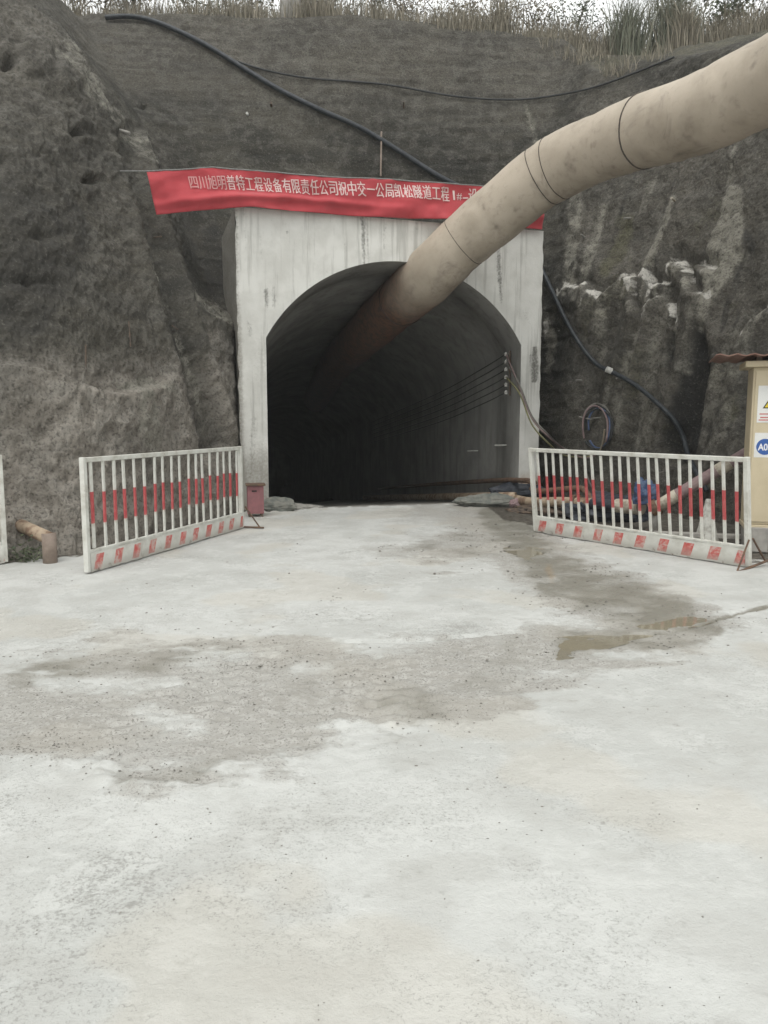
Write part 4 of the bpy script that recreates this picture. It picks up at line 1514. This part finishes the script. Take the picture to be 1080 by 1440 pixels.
g1 = gp(842, 722)
pipe('water_pipe', 'thick ochre rusty pipe lying behind the right barrier panel', [wallp(14, 0.45, 0.10), wallp(0.4, 0.42, 0.10), wallp(-0.3, 0.3, 0.10), at(745, 706, 13.6), at(790, 706, 12.7), at(838, 708, 11.9)], 0.085, 'ochre_pipe', k=5,
     extra=[(at(834, 708, 11.95), at(868, 713, 11.5), 0.092, 'tarp', 'rubber_joint'), (at(868, 711, 11.5), at(902, 714, 11.1), 0.105, 'cream_pipe', 'white_collar'), (at(808, 706, 12.4), at(813, 706, 12.33), 0.12, 'rust', 'flange')])
pipe('air_pipe', 'thinner rusty pipe with an elbow above the thick ochre pipe', [wallp(13, 0.10, 0.42), wallp(0.3, 0.10, 0.42), at(750, 690, 13.9), at(805, 687, 12.9), at(820, 688, 12.65), at(827, 696, 12.5), at(838, 708, 12.25)], 0.05, 'rust', k=5)
da, db = at(922, 714, 10.75), at(1130, 590, 9.95)
dv = db - da
pipe('slanting_pipe', 'slanting pipe in cream and mauve sections behind the right barrier panel', [da, da + dv * 0.16], 0.088, 'cream_pipe', straight=True,
     extra=[(da + dv * 0.16, da + dv * 0.44, 0.084, 'mauve_pipe', 'mauve_section'), (da + dv * 0.44, da + dv * 0.53, 0.090, 'cream_pipe', 'cream_section'),
            (da + dv * 0.53, da + dv * 0.70, 0.084, 'mauve_pipe', 'mauve_section'), (da + dv * 0.70, db, 0.088, 'cream_pipe', 'cream_section'),
            (da + dv * -0.03, da + dv * 0.02, 0.12, 'rust', 'flange')])
st = gp(922, 752)
MBs = thing('standpipe', 'short grey standpipe under the slanting pipe end', 'pipe', (at(921, 714, 10.75).x, 10.75, 0))
MB().tube([(0, 0, -0.05), (0, 0, da.z - 0.08)], 0.075, 14).build('pipe', 'grey_pipe', MBs, smooth=True)
MB().tube([(0, 0, 0.02), (0, 0, 0.045)], 0.12, 14).build('flange', 'dark_steel', MBs)


def lump(name, label, cat, c, size, mat, seed, rot=0.0, amp=0.35, sq=0.5, freq=2.2):
    bm = bmesh.new()
    bmesh.ops.create_icosphere(bm, subdivisions=5, radius=1.0)
    V = np.array([tuple(v.co) for v in bm.verts])
    d = 1 + amp * fbm(V * freq * 0.6 + seed, 4) + 0.18 * amp * ridged(V * freq * 1.5 + seed, 3)
    V = V * d[:, None]
    V[:, 2] = np.sign(V[:, 2]) * np.abs(V[:, 2]) ** (1 + sq * 0.3)
    V = V * np.array(size)
    V[:, 2] = np.maximum(V[:, 2], -size[2] * 0.55)
    for v, p in zip(bm.verts, V):
        v.co = p
    me = bpy.data.meshes.new(name)
    bm.to_mesh(me)
    bm.free()
    o = link(name, me, mat, None, True)
    o.location = c
    o.rotation_euler = (0, 0, rot)
    return tag(o, label, cat)


p = gp(388, 719)
lump('sandbag', 'grey green sack slumped at the foot of the left jamb', 'sack', (p.x, p.y + 0.12, 0.06), (0.33, 0.18, 0.15), 'sack', 3, -0.1)
p = gp(425, 716)
lump('mud_heap', 'low heap of grey mud beside the sack at the tunnel mouth', 'mud heap', (p.x - 0.12, p.y + 0.1, 0.0), (0.42, 0.2, 0.08), 'grey_pipe', 9, 0.1, 0.5)
p = gp(690, 713)
lump('mud_bag', 'grey green bag lying along the pipe at the right jamb', 'sack', (p.x, p.y + 0.15, 0.07), (0.55, 0.18, 0.13), 'sack', 14, 0.05, 0.4)
p = gp(728, 705)
lump('black_sheeting', 'crumpled black plastic sheeting over the pipes at the right jamb', 'sheeting', (p.x, p.y + 0.10, 0.17), (0.50, 0.22, 0.15), 'tarp', 21, 0.15, 0.5)
p = gp(735, 713)
lump('pink_rag', 'small pinkish rag lying before the black sheeting', 'rag', (p.x - 0.12, p.y - 0.02, 0.05), (0.13, 0.10, 0.09), 'mauve_pipe', 33, 0.5, 0.5)
lump('blue_wrapping', 'blue cloth wrapped round the pipe joint behind the right barrier', 'cloth', tuple(at(908, 698, 10.95)), (0.15, 0.14, 0.20), 'blue_cloth', 5, 0.3, 0.6)
p = gp(880, 742)
lump('dark_rubber_heap', 'heap of dark rubber hose and sheeting behind the right barrier', 'rubber heap', (p.x, p.y + 1.0, 0.12), (0.55, 0.4, 0.25), 'tarp', 41, 0.2, 0.6)
p = gp(800, 728)
lump('dark_mud_bank', 'bank of dark wet mud under the ochre pipe', 'mud heap', (p.x + 0.1, p.y + 0.6, 0.02), (0.9, 0.5, 0.10), 'dark_steel', 44, -0.5, 0.5)

# planks under the cabinet side
pl = MB().box((0, 0, 0), (1.3, 0.16, 0.05)).build('plank', 'plinth', None, 0.006)
q = gp(985, 775)
pl.location = (q.x + 0.25, 9.75, 0.12)
pl.rotation_euler = (0, 0.05, 0.1)
tag(pl, 'grey weathered plank lying behind the traffic cone', 'plank')

# traffic cone
cp = gp(1000, 768)
cone = thing('traffic_cone', 'dirty white traffic cone behind the right barrier panel', 'cone', (cp.x, cp.y + 0.15, 0.0))
MB().lathe([(0.165, 0.035), (0.150, 0.06), (0.12, 0.16), (0.095, 0.28), (0.06, 0.44), (0.036, 0.56), (0.028, 0.58)], 20).build('cone_body', 'cone', cone, smooth=False)
MB().box((0, 0, 0.018), (0.38, 0.38, 0.034)).build('cone_base', 'cone', cone, 0.008)

# ------------------------------------------------------------------ pink box
bp = gp(360, 727)
box = thing('metal_box', 'faded pink metal box with a lid and slot beside the left jamb', 'box', (bp.x, bp.y, 0), (0, 0, math.radians(12)))
sc = bp.y / F
bw, bh = 23 * sc, 45 * sc
MB().box((0, bw / 2, 0.05 + bh / 2 - 0.03), (bw, bw, bh - 0.06)).build('body', 'pink', box, 0.008)
MB().box((0.005, bw / 2 - 0.01, bh + 0.005), (bw + 0.05, bw + 0.06, 0.028)).build('lid', 'rust', box, 0.005)
MB().box((-0.02, -0.004, bh * 0.82), (bw * 0.30, 0.012, 0.022)).build('slot', 'black', box)
for x in (-bw * 0.36, bw * 0.36):
    for y in (0.04, bw - 0.04):
        MB().box((x, y, 0.028), (0.045, 0.045, 0.056)).build('foot', 'dark_steel', box)

# ------------------------------------------------------------------ hoses and cables on the rock


def draped(name, label, pix, r, mat, cat, off=None, k=5):
    pts = []
    fine = []
    for p, q in zip(pix[:-1], pix[1:]):
        fine += [(p[0] + (q[0] - p[0]) * t, p[1] + (q[1] - p[1]) * t) for t in (0, 0.5)]
    fine.append(pix[-1])
    for p in fine:
        h = on_cliff(p[0], p[1], (r * 1.3) if off is None else off)
        if h:
            pts.append(h[0])
    # a stiff hose bridges the hollows: smooth it, then lift whatever would sink into the rock
    for _ in range(2):
        pts = [pts[0]] + [(a_ + b_ * 2 + c_) / 4 for a_, b_, c_ in zip(pts[:-2], pts[1:-1], pts[2:])] + [pts[-1]]
    line = spline(pts, k)
    eye = Vector((0, 0, CZ))
    for i_, q_ in enumerate(line):
        d_ = (q_ - eye).normalized()
        hit = BVH.ray_cast(eye, d_)
        if hit[0] is not None and (hit[0] - eye).length < (q_ - eye).length + r * 0.8:
            line[i_] = eye + d_ * ((hit[0] - eye).length - r * 0.9)
    o = line[0].copy()
    ob = MB().tube([q - o for q in line], r, 8).build(name, mat, None, smooth=True)
    ob.location = o
    return tag(ob, label, cat)


draped('black_hose', 'thick black hose slanting down the back wall to the banner', [(150, 29), (172, 27), (195, 28), (222, 36), (255, 50), (290, 68), (330, 92), (370, 116), (410, 140), (450, 157), (490, 175), (525, 194),
       (560, 214), (590, 233), (618, 250), (650, 266)], 0.055, 'hose', 'hose', 0.09)
draped('signal_cable', 'thin dark cable sagging across the upper back wall', [(318, 83), (355, 97), (400, 108), (450, 115), (540, 119), (600, 133), (650, 141), (700, 144), (745, 142), (790, 136), (830, 128), (865, 116), (900, 104), (950, 84)],
       0.022, 'wire', 'cable', 0.06)
draped('rubber_hose', 'black rubber hose curving down the right rock face behind the barrier', [(762, 372), (772, 392), (785, 418), (800, 448), (815, 476), (832, 502), (846, 515), (862, 522), (880, 530), (905, 549), (930, 570), (950, 592), (962, 612),
       (970, 635), (985, 668), (1000, 690)], 0.042, 'hose', 'hose', 0.09)
# hose fittings
h = on_cliff(861, 521, 0.1)
if h:
    o = MB().tube([(-0.05, 0, 0.02), (0.05, 0, -0.02)], 0.055, 10).build('hose_clamp', 'ceramic', None)
    o.location = h[0]
    tag(o, 'pale clamp on the rubber hose at its bend', 'clamp')

# anchor rods and weep pipes
RODS = [
    (181, 472, (0.02, -0.04, -0.36), 0.011, 'dark_steel', 'upright dark anchor rod on the left rock face, right of its twin'),
    (117, 503, (-0.01, -0.04, -0.30), 0.011, 'dark_steel', 'upright dark anchor rod on the left rock face, nearer the photo edge'),
    (241, 459, (0.14, -0.1, -0.10), 0.010, 'dark_steel', 'short slanting anchor rod above the pale bump left of the portal'),
    (218, 337, (0.22, -0.04, 0.0), 0.012, 'dark_steel', 'dark rod lying level below the left end of the banner'),
    (822, 333, (-0.12, -0.15, 0.03), 0.018, 'grey_pipe', 'grey weep pipe stub right of the portal top'),
    (885, 309, (-0.22, -0.12, -0.05), 0.018, 'grey_pipe', 'slanting grey weep pipe stub under the duct'),
    (950, 283, (-0.16, -0.2, 0.02), 0.020, 'cream_pipe', 'pale weep pipe at the top of the white streak'),
    (818, 535, (-0.18, -0.12, 0.0), 0.020, 'grey_pipe', 'grey weep pipe stub left of the black hose bend'),
    (872, 533, (-0.16, -0.12, 0.01), 0.018, 'grey_pipe', 'pale weep pipe stub just below the black hose'),
    (568, 150, (0.0, -0.12, 0.10), 0.02, 'dark_steel', 'dark anchor stub high on the back wall'),
    (382, 150, (0.0, -0.12, 0.02), 0.03, 'dark_steel', 'dark anchor plate stub left of the slanting hose'),
    (348, 162, (0.0, -0.06, 0.0), 0.028, 'ceramic', 'small white plug on the back wall below the slanting hose'),
    (168, 184, (0.28, -0.05, -0.10), 0.03, 'plinth', 'pale stake stuck in the left slope'),
]
for (x, y, v, r, m, lab) in RODS:
    h = on_cliff(x, y, 0.0)
    if not h:
        continue
    o = MB().tube([-Vector(v) * 0.5 + h[1] * 0.03, Vector(v) * 0.5 + h[1] * 0.05], r, 8).build('anchor_rod' if m == 'dark_steel' else 'weep_pipe', m, None)
    o.location = h[0]
    tag(o, lab, 'rod' if m == 'dark_steel' else 'pipe stub')
h0, h1 = on_cliff(535, 192, 0.12), on_cliff(535, 250, 0.12)
o = MB().tube([(0, 0, 0), h1[0] - h0[0]], 0.020, 8).build('stake', 'brown_pipe', None)
o.location = h0[0]
tag(o, 'thin brown stake standing upright above the middle of the banner', 'stake')

# ------------------------------------------------------------------ cables at the right jamb
ins = thing('insulator_rack', 'rack of white insulators on the right tunnel wall', 'insulator rack', tuple(on_wall(716, 530, 0.0)))
io = Vector(ins.location)
top, bot = on_wall(717, 498, 0.03), on_wall(717, 552, 0.03)
MB().tube([top - io + Vector((0, 0, .06)), bot - io - Vector((0, 0, .06))], 0.022, 6).build('rack_bar', 'dark_steel', ins)
me_ins = MB().lathe([(0.02, -0.04), (0.042, -0.03), (0.028, -0.01), (0.042, 0.012), (0.024, 0.03), (0.012, 0.045)], 10).mesh('insulator')
me_ins.materials.append(M['ceramic'])
slots = []
for i in range(6):
    o = bpy.data.objects.new('insulator', me_ins)
    COL.objects.link(o)
    o.parent = ins
    o.location = top + (bot - top) * (i / 5) + nn * 0.08 - io
    slots.append(o.location + io)


def cable(label, pts, r, mat, k=8, name='cable', cat='cable'):
    line = spline(pts, k)
    o = line[0].copy()
    ob = MB().tube([q - o for q in line], r, 7).build(name, mat, None, smooth=True)
    ob.location = o
    return tag(ob, label, cat)


for i in range(6):
    s = slots[i]
    pts = [s, s + T * 1.5 + Vector((0, 0, SLOPE * 1.5 - 0.06)), s + T * 5 + Vector((0, 0, SLOPE * 5 - 0.12)), s + T * 14 + Vector((0, 0, SLOPE * 14))]
    cable(['topmost', 'second', 'third', 'fourth', 'fifth', 'lowest'][i] + ' black cable running down the right tunnel wall', pts, 0.011, 'wire')

cc = on_cliff(838, 592, 0.16)[0]
droops = [('mauve_cable', 'pc', 'mauve cable drooping from the insulators to the coil', 0, 0.0), ('yellow_green_cable', 'yg', 'yellow green cable drooping lowest below the insulators', 3, 9.0),
          ('grey_cable', 'gc', 'grey cable drooping from the insulators past the jamb', 1, -3.0)]
for nme, m, lab, sl, sag in droops:
    pts = [slots[sl] - nn * 0.0, at(731, 545 + sag, 14.9), at(748, 588 + sag, 14.75), at(772, 615 + sag, 14.6), at(800, 633 + sag, 14.45), at(828, 641 + sag * 0.5, 14.3), at(850, 634, 14.15), at(858, 605, 14.1)]
    hh = on_cliff(858, 605, 0.12)
    if hh:
        dY = hh[0].y - 14.1
        pts = [pts[0]] + [Vector((p.x, p.y, p.z)) for p in pts[1:]]
        pts[-1] = hh[0]
        hh2 = on_cliff(850, 634, 0.14)
        pts[-2] = hh2[0] if hh2 else pts[-2]
        hh3 = on_cliff(828, 641 + sag * 0.5, 0.16)
        if hh3:
            pts[-3] = hh3[0]
        hh4 = on_cliff(800, 633 + sag, 0.16)
        if hh4:
            pts[-4] = hh4[0]
    cable(lab, pts, 0.016, m, name=nme)

coil = thing('cable_coil', 'loose coil of coloured cables hung on pegs on the right rock face', 'cable coil', tuple(cc))
for k, (m, dx, rx, ry) in enumerate([('gc', 0, 22, 26), ('wire', 2, 20, 24), ('bc', 3, 17, 22), ('wire', 1, 23, 22), ('pc', -3, 19, 28)]):
    pts = []
    a0, a1 = (-2.4, 3.4) if k != 4 else (-0.6, 3.6)
    for i in range(26):
        a = a0 + (a1 - a0) * i / 25
        x, y = 839 + dx + rx * math.cos(a) * (1 - 0.006 * i), 594 + k * 1.2 - ry * math.sin(a) + (0 if math.sin(a) > 0 else 12 * abs(math.sin(a)))
        h = on_cliff(x, y, 0.0)
        # hangs in one plane off the rock
        pts.append(at(x, y, min(cc.y - 0.02 * k, (h[0].y - 0.06 - 0.015 * k) if h else 99)))
    MB().tube([p - cc for p in spline(pts, 3)], 0.019, 7).build('cable_loop', m, coil, smooth=True)
for (x0, y0, x1, y1) in [(815, 586, 832, 590), (826, 589, 846, 587)]:
    MB().tube([at(x0, y0, cc.y + 0.12) - cc, at(x1, y1, cc.y - 0.16) - cc], 0.014, 6).build('peg', 'grey_pipe', coil)
h1, h2 = on_cliff(824, 655, 0.1), on_cliff(856, 700, 0.15)
if h1 and h2:
    mid = (h1[0] + h2[0]) / 2 + Vector((-0.08, -0.1, -0.08))
    cable('grey cable tail hanging below the coil behind the barrier', [h1[0], mid, h2[0]], 0.014, 'gc')

# rebar stubs in the tunnel wall
for (x, y, lab) in [(712, 626, 'pale rebar stub on the right tunnel wall nearest the jamb'), (672, 634, 'pale rebar stub further inside the tunnel on the right wall')]:
    p = on_wall(x, y, 0.0)
    o = MB().tube([(0, 0, 0), tuple(nn * 0.25 + Vector((0, 0, 0.0)))], 0.014, 6).build('rebar_stub', 'ceramic', None)
    o.location = p
    tag(o, lab, 'rebar')

# ------------------------------------------------------------------ vegetation
def blades(name, roots, hts, mat, label, cat=None, kind=None, lean=0.35, width=0.012, parent=None, plume=0.0):
    V, fs, tone = [], [], []
    for (x, y, z), h in zip(roots, hts):
        a = random.uniform(0, 6.283)
        l = random.uniform(0.05, lean) * h
        dx, dy = math.cos(a) * l, math.sin(a) * l
        wdt = width * random.uniform(0.6, 1.5)
        b = random.uniform(0, 6.283)
        wx, wy = math.cos(b) * wdt, math.sin(b) * wdt
        k = len(V)
        t = random.random()
        pts = [(0, 0, 0, 1), (dx * .25, dy * .25, h * .5, .85), (dx * 0.7, dy * 0.7, h * .85, .5), (dx * 1.3, dy * 1.3, h * (1.0 - 0.1 * random.random()), 0.05)]
        if random.random() < plume:
            pts[2] = (pts[2][0], pts[2][1], pts[2][2], 1.8)
            t = 0.9
        for (px, py, pz, s) in pts:
            V += [(x + px - wx * s, y + py - wy * s, z + pz), (x + px + wx * s, y + py + wy * s, z + pz)]
            tone += [t, t]
        for i in range(3):
            fs.append((k + 2 * i, k + 2 * i + 1, k + 2 * i + 3, k + 2 * i + 2))
    me = bpy.data.meshes.new(name)
    me.from_pydata(V, [], fs)
    attr(me, 'tone', tone)
    o = link(name, me, mat, parent)
    if parent is None:
        tag(o, label, cat, kind=kind)
    return o


def crest_spot(x, back=0.0):
    """a point on the hilltop behind the crest"""
    h = BVH.ray_cast(Vector((x, 18.95 + back, 40)), Vector((0, 0, -1)))
    return h[0] if h[0] is not None else None


roots, hts = [], []
for i in range(30000):
    x = random.uniform(-9.5, 12)
    bk = abs(random.gauss(0, 1.5))
    dens = 0.7 * mnoise.noise((x * 0.9, 2.0, bk * 0.8))
    if random.random() > 0.6 + 1.4 * dens:
        continue
    p = crest_spot(x, bk - 0.15)
    if p is None or p.z < (10.2 if x < 4.2 else 9.0):
        continue
    roots.append(tuple(p))
    hts.append(random.uniform(0.12, 0.50) * (1 + 1.5 * max(dens, -0.35)) * (1 + 0.25 * bk))
blades('dry_grass', roots, hts, 'grass', 'dry tan grass along the top of the cutting', kind='stuff', width=0.007, lean=0.6, plume=0.08)
# grass creeping down the right shoulder above the duct
roots, hts = [], []
for i in range(2600):
    px = random.uniform(760, 1075)
    lo = np.interp(px, [760, 860, 960, 1075], [70, 112, 72, 30])
    py = random.uniform(lo - 62, lo + 2)
    h = on_cliff(px, py, 0)
    if h and mnoise.noise((px * 0.02, py * 0.04, 1.0)) > 0.0:
        roots.append(tuple(h[0]))
        hts.append(random.uniform(0.10, 0.38))
blades('shoulder_grass', roots, hts, 'grass', 'mixed grass on the shoulder above the duct', kind='stuff', width=0.007, lean=0.7)


def shrub(label, base, h, spread, leaf, seed, nleaf=700, name='shrub', ls=0.07, group='shrubs along the top of the cutting'):
    rnd = random.Random(seed)
    root = thing(name, label, 'shrub', tuple(base), group=group)
    mb = MB()
    tips = []
    for i in range(rnd.randint(5, 8)):
        a = rnd.uniform(0, 6.283)
        l = rnd.uniform(0.3, 1.0) * spread
        hh = h * rnd.uniform(0.6, 1.0)
        p = [Vector((0, 0, -0.1))]
        for j in range(1, 5):
            t = j / 4
            p.append(Vector((math.cos(a) * l * t + rnd.uniform(-.06, .06), math.sin(a) * l * t + rnd.uniform(-.06, .06), hh * t ** 0.85)))
        mb.tube(p, [0.022, 0.017, 0.013, 0.009, 0.004], 5)
        for j in range(2, 5):
            tips.append((p[j], 0.16 + 0.10 * spread))
            for q in range(2):
                d = Vector((rnd.uniform(-1, 1), rnd.uniform(-1, 1), rnd.uniform(-.1, .8))).normalized() * rnd.uniform(.2, .4) * max(spread, .5)
                mb.tube([p[j], p[j] + d * .5, p[j] + d], [0.008, 0.006, 0.003], 4)
                tips.append((p[j] + d, 0.13))
    mb.build('trunk', 'bark', root)
    V, fs, tone = [], [], []
    for i in range(nleaf):
        c, r = rnd.choice(tips)
        c = c + Vector((rnd.gauss(0, r), rnd.gauss(0, r), rnd.gauss(0, r * .8)))
        u = Vector((rnd.uniform(-1, 1), rnd.uniform(-1, 1), rnd.uniform(-.6, .6))).normalized()
        v = u.cross(Vector((rnd.uniform(-1, 1), rnd.uniform(-1, 1), rnd.uniform(-1, 1)))).normalized()
        s = ls * 0.7 * rnd.uniform(.5, 1.3)
        k = len(V)
        V += [c - u * s, c + v * s * .45, c + u * s, c - v * s * .45]
        fs.append((k, k + 1, k + 2, k + 3))
        t = rnd.random()
        tone += [t] * 4
    me = bpy.data.meshes.new('crown')
    me.from_pydata([tuple(p) for p in V], [], fs)
    attr(me, 'tone', tone)
    link('crown', me, leaf, root)
    return root


def crest_px(px, back):
    u = (px - 540) / F
    x = u * (19.6 + back)
    return crest_spot(x, back)


SHR = [
    (150, 0.5, 1.3, .7, 'leaf_dry', 'russet dry shrub at the left end of the crest', 900, .06),
    (225, 0.35, 1.5, .45, 'leaf', 'dark narrow shrub standing above the start of the hose', 900, .06),
    (300, 1.6, 1.1, .9, 'leaf', 'leafy green shrub above the upper bend of the hose', 900, .06),
    (370, 1.2, 0.9, .8, 'leaf', 'low green shrub left of the small concrete block', 900, .06),
    (530, 0.6, 1.5, .7, 'leaf', 'dark green shrub on the crest above the middle of the banner', 1100, .06),
    (615, 1.4, 0.9, .8, 'leaf_dry', 'tan dry shrub on the crest right of the middle', 800, .05),
    (735, 0.9, 1.0, .8, 'leaf_dry', 'dry shrub on the crest left of the tall reeds', 800, .05),
    (1000, 1.2, 1.5, .8, 'leaf', 'leafy shrub on the crest at the upper right', 700, .08),
    (185, 1.4, 1.6, .9, 'leaf_dry', 'tall russet shrub behind the start of the hose', 1300, .06),
    (420, 2.2, 1.5, 1.0, 'leaf_dry', 'dry shrub standing behind the small concrete block', 1300, .055),
    (480, 1.8, 1.4, 1.0, 'leaf', 'wide green shrub behind the crest left of the middle', 1300, .055),
    (575, 1.0, 1.2, .8, 'leaf_dry', 'low dry shrub just right of the dark green crest shrub', 1200, .05),
    (670, 2.0, 1.5, 1.0, 'leaf_dry', 'broad dry shrub behind the crest reeds right of the middle', 1300, .055),
    (780, 1.4, 1.2, .9, 'leaf', 'green shrub left of the tall reeds, behind the dry shrub', 1200, .055),
    (955, 1.2, 1.3, .9, 'leaf', 'dense green shrub between the tall reeds and the right corner', 1300, .06),
    (1062, 0.6, 1.3, .7, 'leaf', 'leafy shrub at the upper right corner of the photo', 600, .08),
]
for k, (px, bk, h, sp, lf, lab, nl, ls) in enumerate(SHR):
    p = crest_px(px, bk)
    if p is not None:
        shrub(lab, p, h, sp, lf, 50 + k, nl, ls=ls)

for k, (px, bk, n_, h, sp, lab) in enumerate([(850, 0.1, 500, 1.45, 0.45, 'tall dark green reed clump on the crest above the duct, left one'), (905, 0.3, 620, 1.6, 0.55, 'tall dark green reed clump on the crest above the duct, right one'),
                                              (925, -0.5, 260, 1.1, 0.35, 'pale reed clump hanging lower on the shoulder above the duct'), (690, 0.3, 260, 1.0, 0.5, 'reed clump on the crest right of the banner'),
                                              (455, 0.4, 260, 0.9, 0.5, 'reed clump on the crest beside the small concrete block')]):
    p = crest_px(px, bk)
    if p is None:
        continue
    rt = []
    for i in range(n_):
        a, r = random.uniform(0, 6.28), abs(random.gauss(0, sp * .6))
        q = BVH.ray_cast(Vector((p.x + math.cos(a) * r, p.y + math.sin(a) * r, 40)), Vector((0, 0, -1)))[0]
        if q is not None and q.z > p.z - 0.3:
            rt.append((q.x - p.x, q.y - p.y, q.z - p.z))
    root = thing('reed_clump', lab, 'reeds', tuple(p), group='reed clumps along the top of the cutting')
    blades('blades', rt, [h * random.uniform(.45, 1.0) for _ in rt], 'reed' if k < 2 else 'grass', None, lean=0.6, width=0.009, parent=root, plume=0.05)['kind'] = 'stuff'

p = crest_px(420, 0.25)
if p is not None:
    o = MB().box((0, 0, 0.12), (0.46, 0.3, 0.62)).build('concrete_block', 'plinth', None, 0.02)
    o.location = p
    o.rotation_euler = (0.05, 0.03, 0.2)
    tag(o, 'small grey concrete block on the crest among the grass', 'block')

# weed by the elbow pipe
wd = gp(34, 792)
root = thing('weed', 'small yellow green weed at the foot of the left rock face', 'weed', (wd.x, wd.y + 0.12, 0))
rnd = random.Random(3)
V, fs, tone = [], [], []
for i in range(150):
    c = Vector((rnd.gauss(0, .11), rnd.gauss(0, .06), abs(rnd.gauss(0.08, .09))))
    u = Vector((rnd.uniform(-1, 1), rnd.uniform(-1, 1), rnd.uniform(-.2, .8))).normalized() * 0.03
    v = u.cross(Vector((0.3, 1, 0.2))).normalized() * 0.012
    k = len(V)
    V += [tuple(c - u), tuple(c + v), tuple(c + u), tuple(c - v)]
    fs.append((k, k + 1, k + 2, k + 3))
    tone += [rnd.random()] * 4
me = bpy.data.meshes.new('leaves')
me.from_pydata(V, [], fs)
attr(me, 'tone', tone)
link('leaves', me, 'leaf', root)

# ------------------------------------------------------------------ crumbs of mud and grit on the yard
def crumbs():
    bm = bmesh.new()
    bmesh.ops.create_icosphere(bm, subdivisions=1, radius=1.0)
    bv = np.array([tuple(v.co) for v in bm.verts])
    bf = np.array([[v.index for v in f.verts] for f in bm.faces])
    bm.free()
    ys, xs = GPT[:, 0, 1], GPT[0, :, 0]
    V, Fq = [], []
    n = 0
    while n < 6500:
        py = random.uniform(735, 1440)
        px = random.uniform(-20, 1100)
        g = gp(px, py)
        i = int(np.clip(np.searchsorted(ys, g.y), 0, len(ys) - 1))
        j = int(np.clip(np.searchsorted(xs, g.x), 0, len(xs) - 1))
        m = GM[i, j]
        z = GPT[i, j, 2]
        cl = mnoise.noise((g.x * 1.3, g.y * 1.3, 4.0))
        if random.random() > (0.02 + 0.7 * m * m) * (0.25 + max(0, 2.2 * cl + 0.2)):
            continue
        s = (0.35 + 1.25 * random.random() ** 4) * g.y / F
        if random.random() < 0.006 and m > 0.5:
            s *= 2.0
        sc = np.array([s * random.uniform(.7, 1.6), s * random.uniform(.7, 1.4), s * random.uniform(.35, .8)])
        jit = 1 + 0.25 * RNG.normal(size=(len(bv), 1))
        V.append(bv * jit * sc + np.array([g.x, g.y, z + sc[2] * 0.3]))
        Fq.append(bf + n * len(bv))
        n += 1
    V = np.concatenate(V)
    Fq = np.concatenate(Fq)
    me = bpy.data.meshes.new('mud_crumbs')
    me.from_pydata(V.tolist(), [], Fq.tolist())
    o = link('mud_crumbs', me, 'stone')
    tag(o, 'scattered crumbs of dried mud and grit on the yard', kind='stuff')


crumbs()

# ------------------------------------------------------------------ dusty air over the site
hb = MB().box((0, 0, 6.0), (260, 260, 34)).mesh('haze')
hm = bpy.data.materials.new('dusty_air')
hm.use_nodes = True
hm.node_tree.nodes.clear()
ho = hm.node_tree.nodes.new('ShaderNodeOutputMaterial')
hv = hm.node_tree.nodes.new('ShaderNodeVolumePrincipled')
hv.inputs['Color'].default_value = (0.93, 0.95, 0.95, 1)
hv.inputs['Density'].default_value = 0.0013
hm.node_tree.links.new(hv.outputs[0], ho.inputs['Volume'])
hb.materials.append(hm)
tag(link('haze', hb, None), 'thin pale dust haze in the air', kind='stuff')
